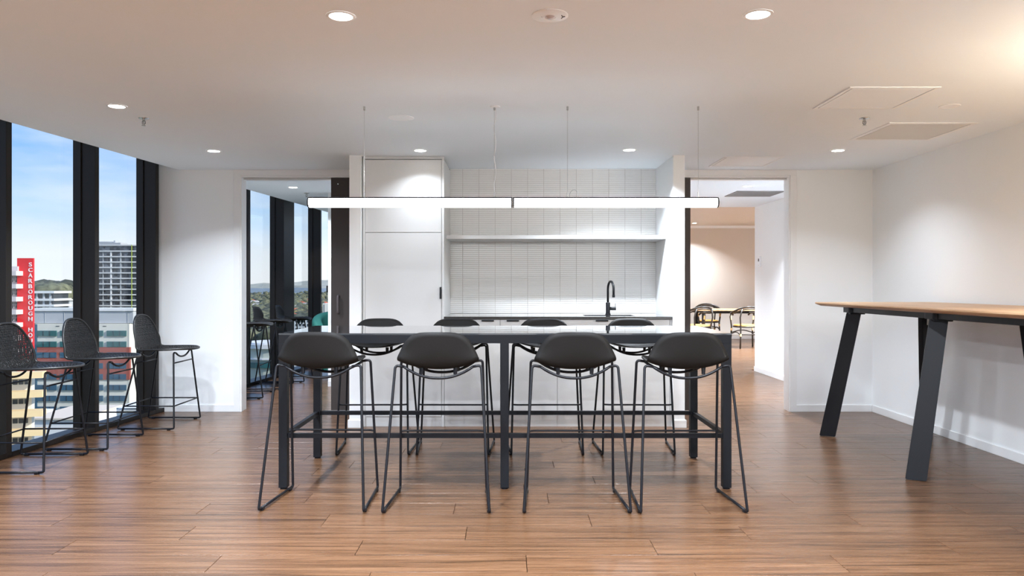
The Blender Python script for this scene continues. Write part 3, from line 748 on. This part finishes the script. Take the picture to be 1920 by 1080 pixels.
# ================================================================ LINEAR PENDANTS
PZ = 1.794; PY = 4.81; PRAD = .0325
def pendant(x0, x1, cxs, cord, lb):
    t = thing('linear_pendant', lb, 'pendant light', (0, 0, 0), group='glowing tube pendants')
    b = B(); seg = 24; rings = []
    for x in (x0+.008, x1-.008):
        rings.append([b.verts.new((x, PY+PRAD*math.cos(2*PI*k/seg), PZ+PRAD*math.sin(2*PI*k/seg))) for k in range(seg)])
    for k in range(seg): b.faces.new((rings[0][k], rings[0][(k+1) % seg], rings[1][(k+1) % seg], rings[1][k]))
    obj('diffuser', b, M['tube'], t, True)
    for xa in (x0, x1-.008):
        b = B(); tube(b, [(xa, PY, PZ), (xa+.008, PY, PZ)], PRAD+.0015, 24); obj('end_cap', b, M['black'], t, True)
    b = B(); rr_ = []
    for x in (x0+.008, x1-.008):
        ar = [math.radians(90-42+84*k/8) for k in range(9)]
        rr_.append([b.verts.new((x, PY+q*math.cos(a), PZ+q*math.sin(a))) for q, aa in ((PRAD+.0022, ar), (PRAD+.0004, ar[::-1])) for a in aa])
    for k in range(18): b.faces.new((rr_[0][k], rr_[0][(k+1) % 18], rr_[1][(k+1) % 18], rr_[1][k]))
    b.faces.new(rr_[0][::-1]); b.faces.new(rr_[1]); obj('spine', b, M['steel_dark'], t)
    for x in cxs:
        b = B(); tube(b, [(x, PY, PZ+PRAD), (x, PY, CEIL-.02)], .0011, 6); c_ = obj('cable', b, M['chrome'], t)
        b = B(); tube(b, [(x, PY, CEIL-.024), (x, PY, CEIL)], .0065, 10); obj('ceiling_anchor', b, M['chrome'], c_, True)
        b = B(); tube(b, [(x, PY, PZ+PRAD), (x, PY, PZ+PRAD+.032)], .0032, 8); obj('gripper', b, M['chrome'], c_, True)
    if cord:
        b = B(); rn = random.Random(2); pts = [(cxs[1]+.008, PY, CEIL-.004)]
        for k in range(1, 15): pts.append((cxs[1]+.004+.006*math.sin(k*1.3), PY+.005*math.cos(k*1.7), CEIL-.004-k*(CEIL-PZ-PRAD-.01)/15))
        pts.append((cxs[1]+.012, PY, PZ+PRAD)); tube(b, pts, .0024, 6); obj('power_cord', b, M['fix_white'], t, 'all')
        b = B(); lathe(b, [(0, -.008), (.03, -.006), (.034, 0)], (cxs[1]+.004, PY, CEIL), 24); obj('ceiling_rose', b, M['fix_white'], t, True)
    else:
        b = B(); pts = [(cxs[0]+.012+.03*(1-math.cos(a))/1.0, PY, PZ+PRAD+.004+.045*math.sin(a)) for a in [PI*k/10 for k in range(11)]]
        tube(b, pts, .001, 6); obj('cable_tail', b, M['chrome'], t)
pendant(-1.285, .030, (-.924, -.086), True, 'left half of the glowing tube pendant, with the white power cord')
pendant(.034, 1.354, (.385, 1.227), False, 'right half of the glowing tube pendant over the bar table')

# ================================================================ LOUNGE ARMCHAIR
t = thing('armchair', 'teal velvet tub armchair seen through the left doorway', 'armchair', (-2.30, 10.35, 0), math.radians(20))
def sweep_tub(r0, r1, z0, z1, a0, a1, n=28, rd=.05, tilt=0):
    b = B(); rings = []
    for i in range(n+1):
        a = math.radians(a0+(a1-a0)*i/n); u = Vector((math.cos(a), math.sin(a), 0))
        k = math.cos((i/n-.5)*PI)**.6 if 0 < i < n else 0
        zt_ = z1-tilt*(1-k)
        prof = [(r0, z0)]+[(r0+rd*(1-math.cos(q)), zt_-rd+rd*math.sin(q)) for q in [PI/2*j/4 for j in range(5)]]
        prof += [(r1-rd*(1-math.cos(q)), zt_-rd+rd*math.sin(q)) for q in [PI/2*(4-j)/4 for j in range(5)]]+[(r1+.012, (z0+zt_)/2), (r1-.02, z0)]
        rings.append([b.verts.new(u*r+Vector((0, 0, z))) for r, z in prof])
    m_ = len(rings[0])
    for p, q in zip(rings, rings[1:]):
        for k in range(m_): b.faces.new((p[k], p[(k+1) % m_], q[(k+1) % m_], q[k]))
    b.faces.new(rings[0]); b.faces.new(rings[-1][::-1]); return b
obj('back_rest', sweep_tub(.27, .40, .10, .895, -30, 210, tilt=.22), M['teal'], t, 'all')
b = B(); lathe(b, [(0, .36), (.24, .36), (.275, .39), (.275, .44), (.24, .47), (0, .475)], seg=32); obj('seat_cushion', b, M['teal'], t, 'all')
b = B(); lathe(b, [(0, .10), (.30, .10), (.31, .14), (.31, .36), (0, .36)], seg=32); obj('base', b, M['teal'], t, True)
for a in (45, 135, 225, 315):
    b = B(); tube(b, [(.22*math.cos(math.radians(a)), .22*math.sin(math.radians(a)), 0), (.2*math.cos(math.radians(a)), .2*math.sin(math.radians(a)), .10)], [.012, .018], 10); obj('leg', b, M['black'], t, True)
b = B(); pts = [(.406*math.cos(math.radians(a)), .406*math.sin(math.radians(a)), .70-.12*abs((a-90)/120)**2) for a in range(-20, 201, 10)]; tube(b, pts, .005, 6); obj('piping', b, M['teal'], t, 'all')

# ================================================================ DINING ROOM
t = thing('dining_table', 'long wooden dining table at the far end of the dining room', 'table', (0, 0, 0))
bx('tabletop', M['oak'], 4.0, 6.8, 15.85, 16.65, .715, .748, t, .004)
bm = B()
for a in ((4.1, 6.7, 15.92, 15.95), (4.1, 6.7, 16.55, 16.58)): box(bm, *a, .66, .714)
obj('apron', bm, M['black'], t)
for x in (4.15, 6.55):
    for y in (15.92, 16.52): bx('leg', M['black'], x, x+.06, y, y+.06, 0, .66, t, .002)
def rattan_chair(label):
    t = thing('dining_chair', label, 'chair', group='bent rattan dining chairs')
    m = M['rattan_dark']
    b = B(); lathe(b, [(0, .0), (.22, 0), (.235, .012), (.235, .028), (.21, .036), (0, .030)], (0, 0, .435), 24); obj('seat', b, M['rattan_y'], t, True)
    b = B(); tube(b, [(.24*math.cos(2*PI*k/24), .24*math.sin(2*PI*k/24), .432) for k in range(24)], .016, 8, closed=True); obj('seat_ring', b, m, t, 'all')
    pts = []
    for k in range(25):
        a = math.radians(-50+280*k/24); r = .285; z = .70+.13*max(0, math.sin(a))**1.2
        pts.append((r*math.cos(a), -r*math.sin(a)*.9+.02, z))
    pts = [(pts[0][0]-.02, pts[0][1]+.05, .655)]+pts+[(pts[-1][0]+.02, pts[-1][1]+.05, .655)]
    b = B(); tube(b, pts, .019, 10); obj('arm_rail', b, m, t, 'all')
    b = B(); tube(b, [(x, y-.03, z-.035) for x, y, z in pts[7:20]], .014, 8); obj('back_rail', b, m, t, 'all')
    for s in (-1, 1):
        b = B(); tube(b, [(s*.24, .23, 0), (s*.225, .20, .25), (s*.22, .19, .42), (s*.25, .18, .62), (s*.235, .17, .69)], .017, 8); g = obj('leg', b, m, t, 'all')
        b = B(); tube(b, [(s*.238, .185, .56), (s*.245, .18, .64)], .020, 8); obj('binding', b, M['bind'], g, label='yellow cane binding')
        b = B(); tube(b, [(s*.222, .193, .34), (s*.221, .192, .39)], .020, 8); obj('binding', b, M['bind'], g, label='yellow cane binding')
        b = B(); tube(b, [(s*.21, -.24, 0), (s*.185, -.20, .25), (s*.175, -.18, .42), (s*.20, -.215, .62), (s*.17, -.235, .79)], .016, 8); g = obj('leg', b, m, t, 'all')
        b = B(); tube(b, [(s*.187, -.203, .24), (s*.183, -.198, .29)], .020, 8); obj('binding', b, M['bind'], g, label='yellow cane binding')
        b = B(); tube(b, fillet([(s*.222, .20, .27), (s*.20, 0, .33), (s*.186, -.20, .27)], .1), .010, 8); obj('stretcher', b, m, t, 'all')
    b = B(); tube(b, fillet([(-.222, .20, .30), (0, .20, .36), (.222, .20, .30)], .12), .010, 8); obj('stretcher', b, m, t, 'all')
    b = B(); tube(b, [(-.186, -.20, .28), (.186, -.20, .28)], .010, 8); obj('stretcher', b, m, t, 'all')
    return t
r0 = rattan_chair('bent rattan chair on the near side of the dining table, by the brown door edge')
r0.location = (3.84, 15.05, 0); r0.rotation_euler = (0, 0, .25)
dup(r0, (4.55, 16.98, 0), PI-.1, 'bent rattan chair on the far side of the dining table')
dup(r0, (4.80, 15.06, 0), .08, 'bent rattan chair half hidden by the white passage wall')

# ================================================================ OUTSIDE
def ex(px, Y): return (px-VX)/F*Y
def ez(py, Y): return H+(VY-py)/F*Y
GZ = -42.0
M['ground'] = mat('park_ground', (.17, .18, .11), .9, noise=.5, bscale=.02)
M['concrete'] = mat('light_concrete', (.62, .62, .62), .8)
M['panelgrey'] = mat('panel_grey', (.46, .48, .50), .6)
M['cream'] = mat('cream_render', (.72, .70, .62), .8)
M['pinkish'] = mat('pinkish_render', (.66, .60, .59), .8)
M['ochre'] = mat('ochre_ledge', (.78, .60, .34), .8)
M['brick_red'] = mat('red_brown_cladding', (.36, .10, .075), .8)
M['signred'] = mat('sign_red', (.80, .018, .022), .5)
M['signwhite'] = mat('sign_white', (.85, .85, .85), .5)
M['teal_glass'] = mat('teal_window', (.03, .13, .14), .15, spec=.8)
M['blue_glass'] = mat('blue_window', (.04, .11, .18), .15, spec=.8)
M['dark_glass'] = mat('dark_window', (.03, .035, .045), .2, spec=.8)
M['whiteb'] = mat('white_facade', (.78, .78, .78), .7)
M['mullgrey'] = mat('facade_mullion', (.40, .42, .44), .6)
def tower_mat():
    m = mat('tower_glass', (.04, .05, .07), .2, spec=.8); t = m.node_tree; b = t.nodes['Principled BSDF']
    g = t.nodes.new('ShaderNodeNewGeometry'); mp = t.nodes.new('ShaderNodeMapping'); mp.inputs['Scale'].default_value = (.55, .02, .32)
    n = t.nodes.new('ShaderNodeTexVoronoi'); n.feature = 'F1'; n.distance = 'CHEBYCHEV'; n.inputs['Scale'].default_value = 1.0
    t.links.new(g.outputs['Position'], mp.inputs[0]); t.links.new(mp.outputs[0], n.inputs['Vector'])
    r = t.nodes.new('ShaderNodeValToRGB'); r.color_ramp.elements[0].color = (.012, .016, .026, 1); r.color_ramp.elements[1].color = (.10, .115, .14, 1)
    r.color_ramp.elements[0].position = .3; r.color_ramp.elements[1].position = .95
    s = t.nodes.new('ShaderNodeSeparateColor'); t.links.new(n.outputs['Color'], s.inputs[0]); t.links.new(s.outputs[0], r.inputs[0]); t.links.new(r.outputs[0], b.inputs['Base Color']); return m
M['tower'] = tower_mat()

b = B(); quad(b, (-9000, 60, GZ), (9000, 60, GZ), (9000, 9000, GZ), (-9000, 9000, GZ)); quad(b, (-3000, -900, GZ), (-60, -900, GZ), (-60, 60, GZ), (-3000, 60, GZ))
g_ = obj('ground', b, M['ground']); g_['kind'] = 'structure'

# hills
def hill_mat(name, c1, c2, sc_):
    m = mat(name, c1, .95); t = m.node_tree; bs = t.nodes['Principled BSDF']
    g = t.nodes.new('ShaderNodeNewGeometry'); mp = t.nodes.new('ShaderNodeMapping'); mp.inputs['Scale'].default_value = (sc_, sc_*.6, sc_*6)
    n = t.nodes.new('ShaderNodeTexNoise'); n.inputs['Scale'].default_value = 1; n.inputs['Detail'].default_value = 6
    t.links.new(g.outputs['Position'], mp.inputs[0]); t.links.new(mp.outputs[0], n.inputs['Vector'])
    r = t.nodes.new('ShaderNodeValToRGB'); r.color_ramp.elements[0].position = .4; r.color_ramp.elements[0].color = (*c1, 1); r.color_ramp.elements[1].position = .62; r.color_ramp.elements[1].color = (*c2, 1)
    t.links.new(n.outputs['Fac'], r.inputs[0]); t.links.new(r.outputs[0], bs.inputs['Base Color']); return m
def ridge(name, Y, prof, zb, m, depth):
    b = B(); pr = []
    n = 120
    x0, x1 = prof[0][0], prof[-1][0]
    rn = random.Random(len(name))
    for i in range(n+1):
        px = x0+(x1-x0)*i/n
        for (a, ya), (c_, yc) in zip(prof, prof[1:]):
            if a <= px <= c_: y = ya+(yc-ya)*(px-a)/(c_-a); break
        pr.append((ex(px, Y), ez(y+rn.uniform(-.25, .25), Y)))
    rows_ = []
    for j in range(7):
        f = j/6
        rows_.append([b.verts.new((x*(1-f*depth/Y), Y-f*depth, z+(zb-z)*(f**.8)+rn.uniform(-2, 2)*(0 < j < 6))) for x, z in pr])
    for p, q in zip(rows_, rows_[1:]):
        for k in range(n): b.faces.new((p[k], p[k+1], q[k+1], q[k]))
    o = obj(name, b, m, None, 'all'); o['kind'] = 'structure'; return o
ridge('hill_far', 6000, [(-900, 534), (0, 533), (430, 534), (470, 533.5), (490, 530), (512, 531.5), (552, 529.5), (575, 526.5), (600, 525), (640, 524.5), (760, 530), (1000, 534)], GZ, hill_mat('far_hill_grass', (.30, .31, .27), (.44, .42, .33), .012), 1500)
ridge('hill_near', 4300, [(-900, 541), (0, 541), (430, 542), (480, 540), (520, 541), (560, 539), (590, 541), (640, 540), (760, 543), (1000, 543)], GZ, hill_mat('near_hill_hazy_forest', (.16, .21, .25), (.24, .28, .30), .02), 1200)  # aerial haze is put into the near hill's bluish colours

# forest canopy: countless crowns -> stuff, several colours
def canopy(name, m, n, pxr, Yr, hs, seed, lab, zoff=0):
    rn = random.Random(seed); b = B()
    for i in range(n):
        u = rn.random(); Y = Yr[0]*(Yr[1]/Yr[0])**u; px = rn.uniform(*pxr); x = ex(px, Y); h = rn.uniform(*hs)
        mt = Matrix.Translation((x, Y, GZ+h*.55+zoff)) @ Matrix.Diagonal((h*.62*rn.uniform(.8, 1.3), h*.6, h*.5, 1))
        r = bmesh.ops.create_icosphere(b, subdivisions=2 if Y < 1100 else 1, radius=1, matrix=mt)
        for v in r['verts']: v.co += Vector((rn.uniform(-1, 1), rn.uniform(-1, 1), rn.uniform(-1, 1)))*h*.075
    o = obj(name, b, m, None, 'all', recalc=False); o['kind'] = 'stuff'; o['label'] = lab; o['category'] = 'trees'; return o
M['tree_g'] = mat('foliage_green', (.12, .125, .075), .9, noise=.6, bscale=.35)
M['tree_d'] = mat('foliage_dark', (.065, .072, .052), .9, noise=.5, bscale=.35)
M['tree_y'] = mat('foliage_yellow_green', (.21, .19, .06), .9, noise=.5, bscale=.35)
M['tree_r'] = mat('foliage_red', (.42, .11, .06), .9, noise=.5, bscale=.35)
M['tree_o'] = mat('foliage_orange', (.55, .26, .05), .9, noise=.5, bscale=.35)
canopy('tree_canopy', M['tree_g'], 900, (400, 700), (480, 3800), (9, 17), 1, 'mid green tree canopy spread over the suburb below the hills')
canopy('tree_canopy', M['tree_d'], 600, (400, 700), (480, 3800), (9, 16), 2, 'dark green tree canopy spread over the suburb below the hills')
canopy('tree_canopy', M['tree_y'], 160, (400, 700), (480, 2600), (8, 14), 3, 'yellow green crowns among the suburban tree canopy')
canopy('tree_canopy', M['tree_r'], 120, (540, 640), (620, 1700), (8, 15), 4, 'red autumn crowns among the suburban tree canopy')
canopy('tree_canopy', M['tree_r'], 10, (468, 500), (1400, 2200), (9, 14), 14, 'red autumn crowns far off at the left of the doorway view')
canopy('tree_canopy', M['tree_o'], 80, (540, 640), (620, 1500), (8, 14), 5, 'orange autumn crowns among the suburban tree canopy')
canopy('tree_canopy', M['tree_g'], 260, (40, 124), (382, 450), (6, 12), 6, 'green hillside trees behind the red sign tower', 32)
canopy('tree_canopy', M['tree_d'], 260, (40, 330), (470, 620), (8, 14), 7, 'dark hillside trees behind the red sign tower', 33)
canopy('tree_canopy', M['tree_y'], 50, (60, 130), (385, 500), (5, 9), 8, 'yellow tinged hillside trees behind the red sign tower', 33)
canopy('tree_canopy', M['tree_g'], 900, (-2600, 400), (700, 4200), (10, 20), 21, 'green tree canopy across the plain left of the tower')
canopy('tree_canopy', M['tree_d'], 700, (-2600, 400), (700, 4200), (10, 18), 22, 'dark tree canopy across the plain left of the tower')
b = B(); prism(b, [(ex(-200, 380), 380), (ex(330, 380), 380), (ex(400, 700), 700), (ex(-200, 700), 700)], GZ, GZ+29); obj('hill_park', b, M['ground'])['kind'] = 'structure'

def pbox(bm, px0, px1, py0, py1, Y, d): # py0 top, py1 bottom
    box(bm, ex(px0, Y), ex(px1, Y), Y, Y+d, ez(py1, Y), ez(py0, Y)); return bm
def pb(name, m, px0, px1, py0, py1, Y, d, parent=None, label=None): return obj(name, pbox(B(), px0, px1, py0, py1, Y, d), m, parent, label=label)

# --- glass tower
Y = 430; t = thing('apartment_tower', 'tall dark glass apartment tower with thin white floor bands', 'building', (ex(205, Y), Y, GZ))
ZT = ez(459, Y)
xa, xb = ex(123, Y), ex(312, Y); cxx = (xa+xb)/2; hw = (xb-xa)/2
def oval(ins, n=40):
    o = []
    for k in range(n):
        a = 2*PI*k/n; c_, s_ = math.cos(a), math.sin(a); r = 1/((abs(c_)**3.2+abs(s_)**3.2)**(1/3.2))
        o.append(((hw+ins)*c_*r, 18+(20+ins)*s_*r))
    return o
ox = cxx-ex(205, Y)
b = B(); prism(b, [(x+ox, y) for x, y in oval(0)], 0, ZT-GZ); obj('glass_body', b, M['tower'], t)
z = ZT-GZ
k = 0
while z > 20:
    b = B(); prism(b, [(x+ox, y) for x, y in oval(.7)], z-.7, z); obj('floor_band', b, M['concrete'], t); z -= 3.12 if k else 3.4; k += 1
for px, wd, m in ((141, .6, 'whiteb'), (170, .6, 'whiteb'), (212, .8, 'whiteb'), (197, .3, 'mullgrey'), (230, .7, 'mullgrey'), (263, .35, 'mullgrey')):
    x = ex(px, Y)-ex(205, Y); yy = 18-20*(1-min(.97, abs((x-ox)/hw))**3.2)**(1/3.2)-.35
    b = B(); box(b, x-wd/2, x+wd/2, yy, yy+1, 18, ZT-GZ-3.4); obj('facade_fin', b, M[m], t)
b = B(); x = ex(251, Y)-ex(205, Y); yy = 18-20*(1-abs((x-ox)/hw)**3.2)**(1/3.2)-.8
box(b, x-.12, x+.12, yy, yy+.3, 18, ZT-GZ); obj('facade_stripe', b, mat('lime_stripe', (.5, .6, .08), .6), t, label='lime green vertical line')
b = B(); pbox(b, 186, 212, 453, 459, Y+12, 10); pbox(b, 196, 226, 455, 459, Y+8, 8); pbox(b, 213, 216, 451, 459, Y+10, 4)
b.transform(Matrix.Translation((-ex(205, Y), -Y, -GZ))); obj('roof_plant', b, M['panelgrey'], t)

# --- cream and red office block
Y = 233; t = thing('office_block', 'cream and red-brown office block with strip windows and grey penthouse', 'building', (ex(160, Y), Y, GZ))
P = (-ex(160, Y), -Y, -GZ)
def kid(name, m, bm, label=None, par=None):
    bm.transform(Matrix.Translation(P)); return obj(name, bm, m, par or t, label=label)
RE = 243
kid('facade', M['cream'], pbox(B(), 66, RE, 607, 790, Y, 25))
kid('cladding_band', M['brick_red'], pbox(B(), 68.5, RE, 651, 712, Y-.25, .25), 'red-brown band')
pe = kid('penthouse', M['panelgrey'], pbox(B(), 60, 249.5, 582, 606, Y+1, 7))
kid('penthouse_roof', M['whiteb'], pbox(B(), 58, 250.5, 578, 583, Y+.6, 7.6))
for px in (84, 120, 239): kid('panel_joint', M['mullgrey'], pbox(B(), px, px+.5, 584, 605, Y+.9, .2))
kid('corner_glazing', M['blue_glass'], pbox(B(), 63, 69, 608, 772, Y-.3, 1))
wx = [(68.7, 105.5), (112.2, 148.5), (156.0, 192.8), (199.9, 236.3)]
for r in range(9):
    ya = 620+r*20.35; yb = ya+10.2
    if ya > 780: break
    mm = M['teal_glass'] if r < 2 else M['blue_glass']
    for (a, c_) in wx:
        w_ = kid('window', mm, pbox(B(), a, c_, ya, yb, Y-.35, .4))
        b = pbox(B(), a+12, a+12.5, ya, yb, Y-.45, .1); pbox(b, a+24, a+24.5, ya, yb, Y-.45, .1); b.transform(Matrix.Translation(P)); obj('mullion', b, M['dark_glass'], w_)
# receding right flank
Y1, Y2 = Y, Y+26
xa = ex(RE, Y1); xb = ex(283, Y2)
def flank(name, m, f0, f1, za, zb, off):
    b = B(); A = Vector((xa+(xb-xa)*f0, Y1+(Y2-Y1)*f0, 0)); C = Vector((xa+(xb-xa)*f1, Y1+(Y2-Y1)*f1, 0)); nrm = Vector((Y2-Y1, -(xb-xa), 0)).normalized()
    q = [A+nrm*off, C+nrm*off, C-nrm*.3, A-nrm*.3]
    prism(b, [(v.x, v.y) for v in q], za, zb); return kid(name, m, b)
flank('facade', M['cream'], 0, 1, GZ, ez(607, Y), .05); flank('cladding_band', M['brick_red'], 0, 1, ez(712, Y), ez(651, Y), .2)
for r in range(2, 9):
    za, zb = ez(620+r*20.35+10.2, Y), ez(620+r*20.35, Y)
    flank('window', M['blue_glass'], .08, .46, za, zb, .35); flank('window', M['blue_glass'], .54, .95, za, zb, .35)
for px in (105, 193): kid('vent_slot', M['dark_glass'], pbox(B(), px, px+6, 611, 612, Y-.1, .1))

# --- red sign tower building
Y = 190; t = thing('sign_building', 'pinkish office building carrying a tall red sign fin with white letters', 'building', (ex(30, Y), Y, GZ)); P = (-ex(30, Y), -Y, -GZ)
kid('facade', M['pinkish'], pbox(B(), -80, 31.2, 500, 860, Y, 1.5))
kid('parapet', M['pinkish'], pbox(B(), -80, 33, 499.5, 509, Y-1, 1))
for r in range(9):
    ya = 508+r*24.35; kid('balcony_band', M['pinkish'], pbox(B(), -80, 30, ya, ya+8.6, Y-3.2, 3.2))
    for a, c_ in ((23, 31), (6, 14)):
        w_ = kid('window', M['dark_glass'], pbox(B(), a, c_, ya+9.5, ya+21, Y-.2, .2))
        b = B()
        for q in (.33, .66): pbox(b, a+(c_-a)*q-.25, a+(c_-a)*q+.25, ya+9.5, ya+21, Y-.3, .1)
        pbox(b, a, c_, ya+14.8, ya+15.3, Y-.3, .1); b.transform(Matrix.Translation(P)); obj('glazing_bar', b, M['signwhite'], w_)
sg = kid('sign_fin', M['signred'], pbox(B(), 32, 62.3, 484, 775, Y-.5, .5), 'tall red sign fin')
letters = [(c_, 496+i*10.2) for i, c_ in enumerate('SCARBOROUGH')]+[(c_, 618+i*10.2) for i, c_ in enumerate('HOUSE')]
for ch, py in letters:
    cu = bpy.data.curves.new('letter', 'FONT'); cu.body = ch; cu.size = 1; cu.extrude = .06; cu.align_x = 'CENTER'; cu.offset = .012
    tmp = bpy.data.objects.new('tmp', cu); COL.objects.link(tmp); dg = bpy.context.evaluated_depsgraph_get()
    me = bpy.data.meshes.new_from_object(tmp.evaluated_get(dg)); bpy.data.objects.remove(tmp)
    me.name = 'letter'; me.materials.clear(); me.materials.append(M['signwhite'])
    bm = B(); bm.from_mesh(me); xs_ = [v.co.x for v in bm.verts]; ys_ = [v.co.y for v in bm.verts]
    s = 7.6/F*Y/(max(ys_)-min(ys_)); sx = 7.4/F*Y/max(.4, (max(xs_)-min(xs_)))
    sx = min(sx, s*1.25)
    bm.transform(Matrix.Translation((-(max(xs_)+min(xs_))/2, -(max(ys_)+min(ys_))/2, 0))); bm.transform(Matrix.Diagonal((sx, s, 1, 1))); bm.transform(Matrix.Rotation(PI/2, 4, 'X'))
    bm.transform(Matrix.Translation((ex(57.2, Y-.5), Y-.55, ez(py, Y)))); bm.transform(Matrix.Translation(P)); bm.to_mesh(me); bm.free()
    o = bpy.data.objects.new('letter', me); COL.objects.link(o); o.parent = sg

# --- cream low-rise in front
Y = 124; t = thing('low_office', 'cream low-rise with ochre ledges in front of the red sign fin', 'building', (ex(40, Y), Y, GZ)); P = (-ex(40, Y), -Y, -GZ)
rotm = Matrix.Translation((ex(40, Y), Y, 0)) @ Matrix.Rotation(.28, 4, 'Z') @ Matrix.Translation((-ex(40, Y), -Y, 0))
def kr(name, m, bm, par=None): bm.transform(rotm); bm.transform(Matrix.Translation(P)); return obj(name, bm, m, par or t)
kr('facade', M['cream'], pbox(B(), -60, 57, 700, 1000, Y, 1.5))
for r in range(5):
    ya = 699+r*36.3; kr('ledge', M['ochre'], pbox(B(), -60, 66, ya, ya+11.5, Y-2.2, 2.2))
    for a, c_ in ((4, 11), (14, 22), (25, 33), (35, 42.5), (44.5, 50)):
        kr('window', M['dark_glass'], pbox(B(), a, c_, ya+13.2, ya+22, Y-.15, .2))
# --- roofs at the bottom
Y = 150; t = thing('flat_roof_building', 'pale flat-roofed building low between the ochre block and the office block', 'building', (ex(100, Y), Y, GZ)); P = (-ex(100, Y), -Y, -GZ)
b = B(); pbox(b, 57, 150, 786, 1000, Y, 14); kid('walls', M['whiteb'], b); b = B(); box(b, ex(55, Y), ex(152, Y), Y-.6, Y+16, ez(786, Y), ez(783, Y)); kid('roof', mat('roof_cream', (.72, .62, .52), .9), b)
b = B(); pbox(b, 62, 82, 772, 785, Y+6, 4); kid('roof_box', M['whiteb'], b); b = B(); pbox(b, 90, 118, 776, 785, Y+8, 4); kid('roof_box', M['panelgrey'], b)
Y = 120; t = thing('white_roof_building', 'low building with a bright white pitched roof below the office block', 'building', (ex(250, Y), Y, GZ)); P = (-ex(250, Y), -Y, -GZ)
b = B(); x0, x1 = ex(216, Y), ex(330, Y); z0, z1 = ez(765, Y), ez(742, Y)
vs = [(x0, Y, z0), (x1, Y, z0), (x1, Y+14, z1), (x0+5, Y+14, z1)]; quad(b, *vs); quad(b, *[(x, y, z-.4) for x, y, z in vs][::-1]); kid('roof', M['whiteb'], b)
b = B(); pbox(b, 219, 330, 767, 1000, Y+1, 12); kid('walls', M['whiteb'], b)
# --- small white block beyond
Y = 350; t = thing('white_apartments', 'white three-storey apartment block below the hillside trees', 'building', (ex(83, Y), Y, GZ)); P = (-ex(83, Y), -Y, -GZ)
kid('walls', M['dark_glass'], pbox(B(), 50, 100, 548, 600, Y, 12))
for ya in (546, 560, 571): kid('balcony_band', M['whiteb'], pbox(B(), 48, 101.5, ya, ya+4, Y-1.2, 14))
for px in (67, 80, 92): kid('pier', M['panelgrey'], pbox(B(), px, px+3.5, 548, 580, Y-.4, .5))
Y = 380; t = thing('small_house', 'tiny white house at the foot of the glass tower', 'building', (ex(117, Y), Y, GZ)); P = (-ex(117, Y), -Y, -GZ)
kid('walls', M['panelgrey'], pbox(B(), 110, 130, 563, 600, Y, 8)); kid('roof', M['whiteb'], pbox(B(), 109, 131, 561.5, 563.5, Y-1, 10))
for px in (113, 118): kid('window', M['dark_glass'], pbox(B(), px, px+3, 566, 573, Y-.1, .2))
# --- doorway view buildings
Y = 330; t = thing('arena_building', 'low pale building with a curved white roof seen through the left doorway', 'building', (ex(500, Y), Y, GZ)); P = (-ex(500, Y), -Y, -GZ)
def arc_prism(px0, px1, py0, py1, rr, ins):
    b = B(); cx = ex(500, Y); n = 30; pts = [(cx+(rr+ins)*math.cos(2*PI*k/n), Y+rr+(rr+ins)*math.sin(2*PI*k/n)) for k in range(n)]
    prism(b, pts, ez(py1, Y), ez(py0, Y)); return b
kid('drum', mat('pale_green_wall', (.50, .54, .48), .7), arc_prism(0, 0, 652, 720, 15, 0)); kid('roof', M['whiteb'], arc_prism(0, 0, 646, 654, 15, 1.4)); kid('roof_crown', M['whiteb'], arc_prism(0, 0, 644, 647, 11, 0)); kid('plinth_ledge', M['whiteb'], arc_prism(0, 0, 672, 675, 15, 1.2)); kid('plinth_glazing', M['teal_glass'], arc_prism(0, 0, 680, 690, 15, 1.0))
Y = 300; t = thing('gridded_apartments', 'white gridded apartment block under the autumn trees', 'building', (ex(568, Y), Y, GZ)); P = (-ex(568, Y), -Y, -GZ)
kid('walls', M['whiteb'], pbox(B(), 540, 586, 597, 760, Y, 14))
for r in range(6):
    for a in (542, 554, 560.5, 567, 576, 581): kid('window', M['dark_glass'], pbox(B(), a, a+4.3, 600+r*7.2, 604.6+r*7.2, Y-.1, .2))
Y = 420; t = thing('cream_tower', 'plain cream building beside the teal armchair, right window slot', 'building', (ex(616, Y), Y, GZ)); P = (-ex(616, Y), -Y, -GZ)
kid('walls', M['cream'], pbox(B(), 605, 640, 569, 760, Y, 14)); kid('recess', M['dark_glass'], pbox(B(), 607, 608, 571, 600, Y-.1, .2))
rn = random.Random(11)
for i, (px, Yq) in enumerate(((500, 900), (480, 1250), (560, 1150), (573, 1300), (566, 950), (490, 760), (555, 1500), (580, 1700), (476, 1500), (508, 2000))):
    hy = Yq; x = ex(px, hy); t = thing('suburban_house', 'tiny pale-walled house among the trees of the suburb', 'house', (x, hy, GZ), group='houses among the suburb trees')
    b = B(); box(b, -9, 9, 0, 9, 0, 9); obj('walls', b, M['whiteb'], t)
    b = B(); v = [(-10, -1, 9), (10, -1, 9), (10, 10, 9), (-10, 10, 9)]; top = [(-6, 4.5, 13), (6, 4.5, 13)]
    V = [b.verts.new(p) for p in v+top]
    for f in ((0, 1, 5, 4), (1, 2, 5), (2, 3, 4, 5), (3, 0, 4), (3, 2, 1, 0)): b.faces.new([V[i_] for i_ in f])
    obj('roof', b, mat('house_roof', rn.choice([(.35, .16, .10), (.4, .38, .36), (.5, .48, .45)]), .8), t)
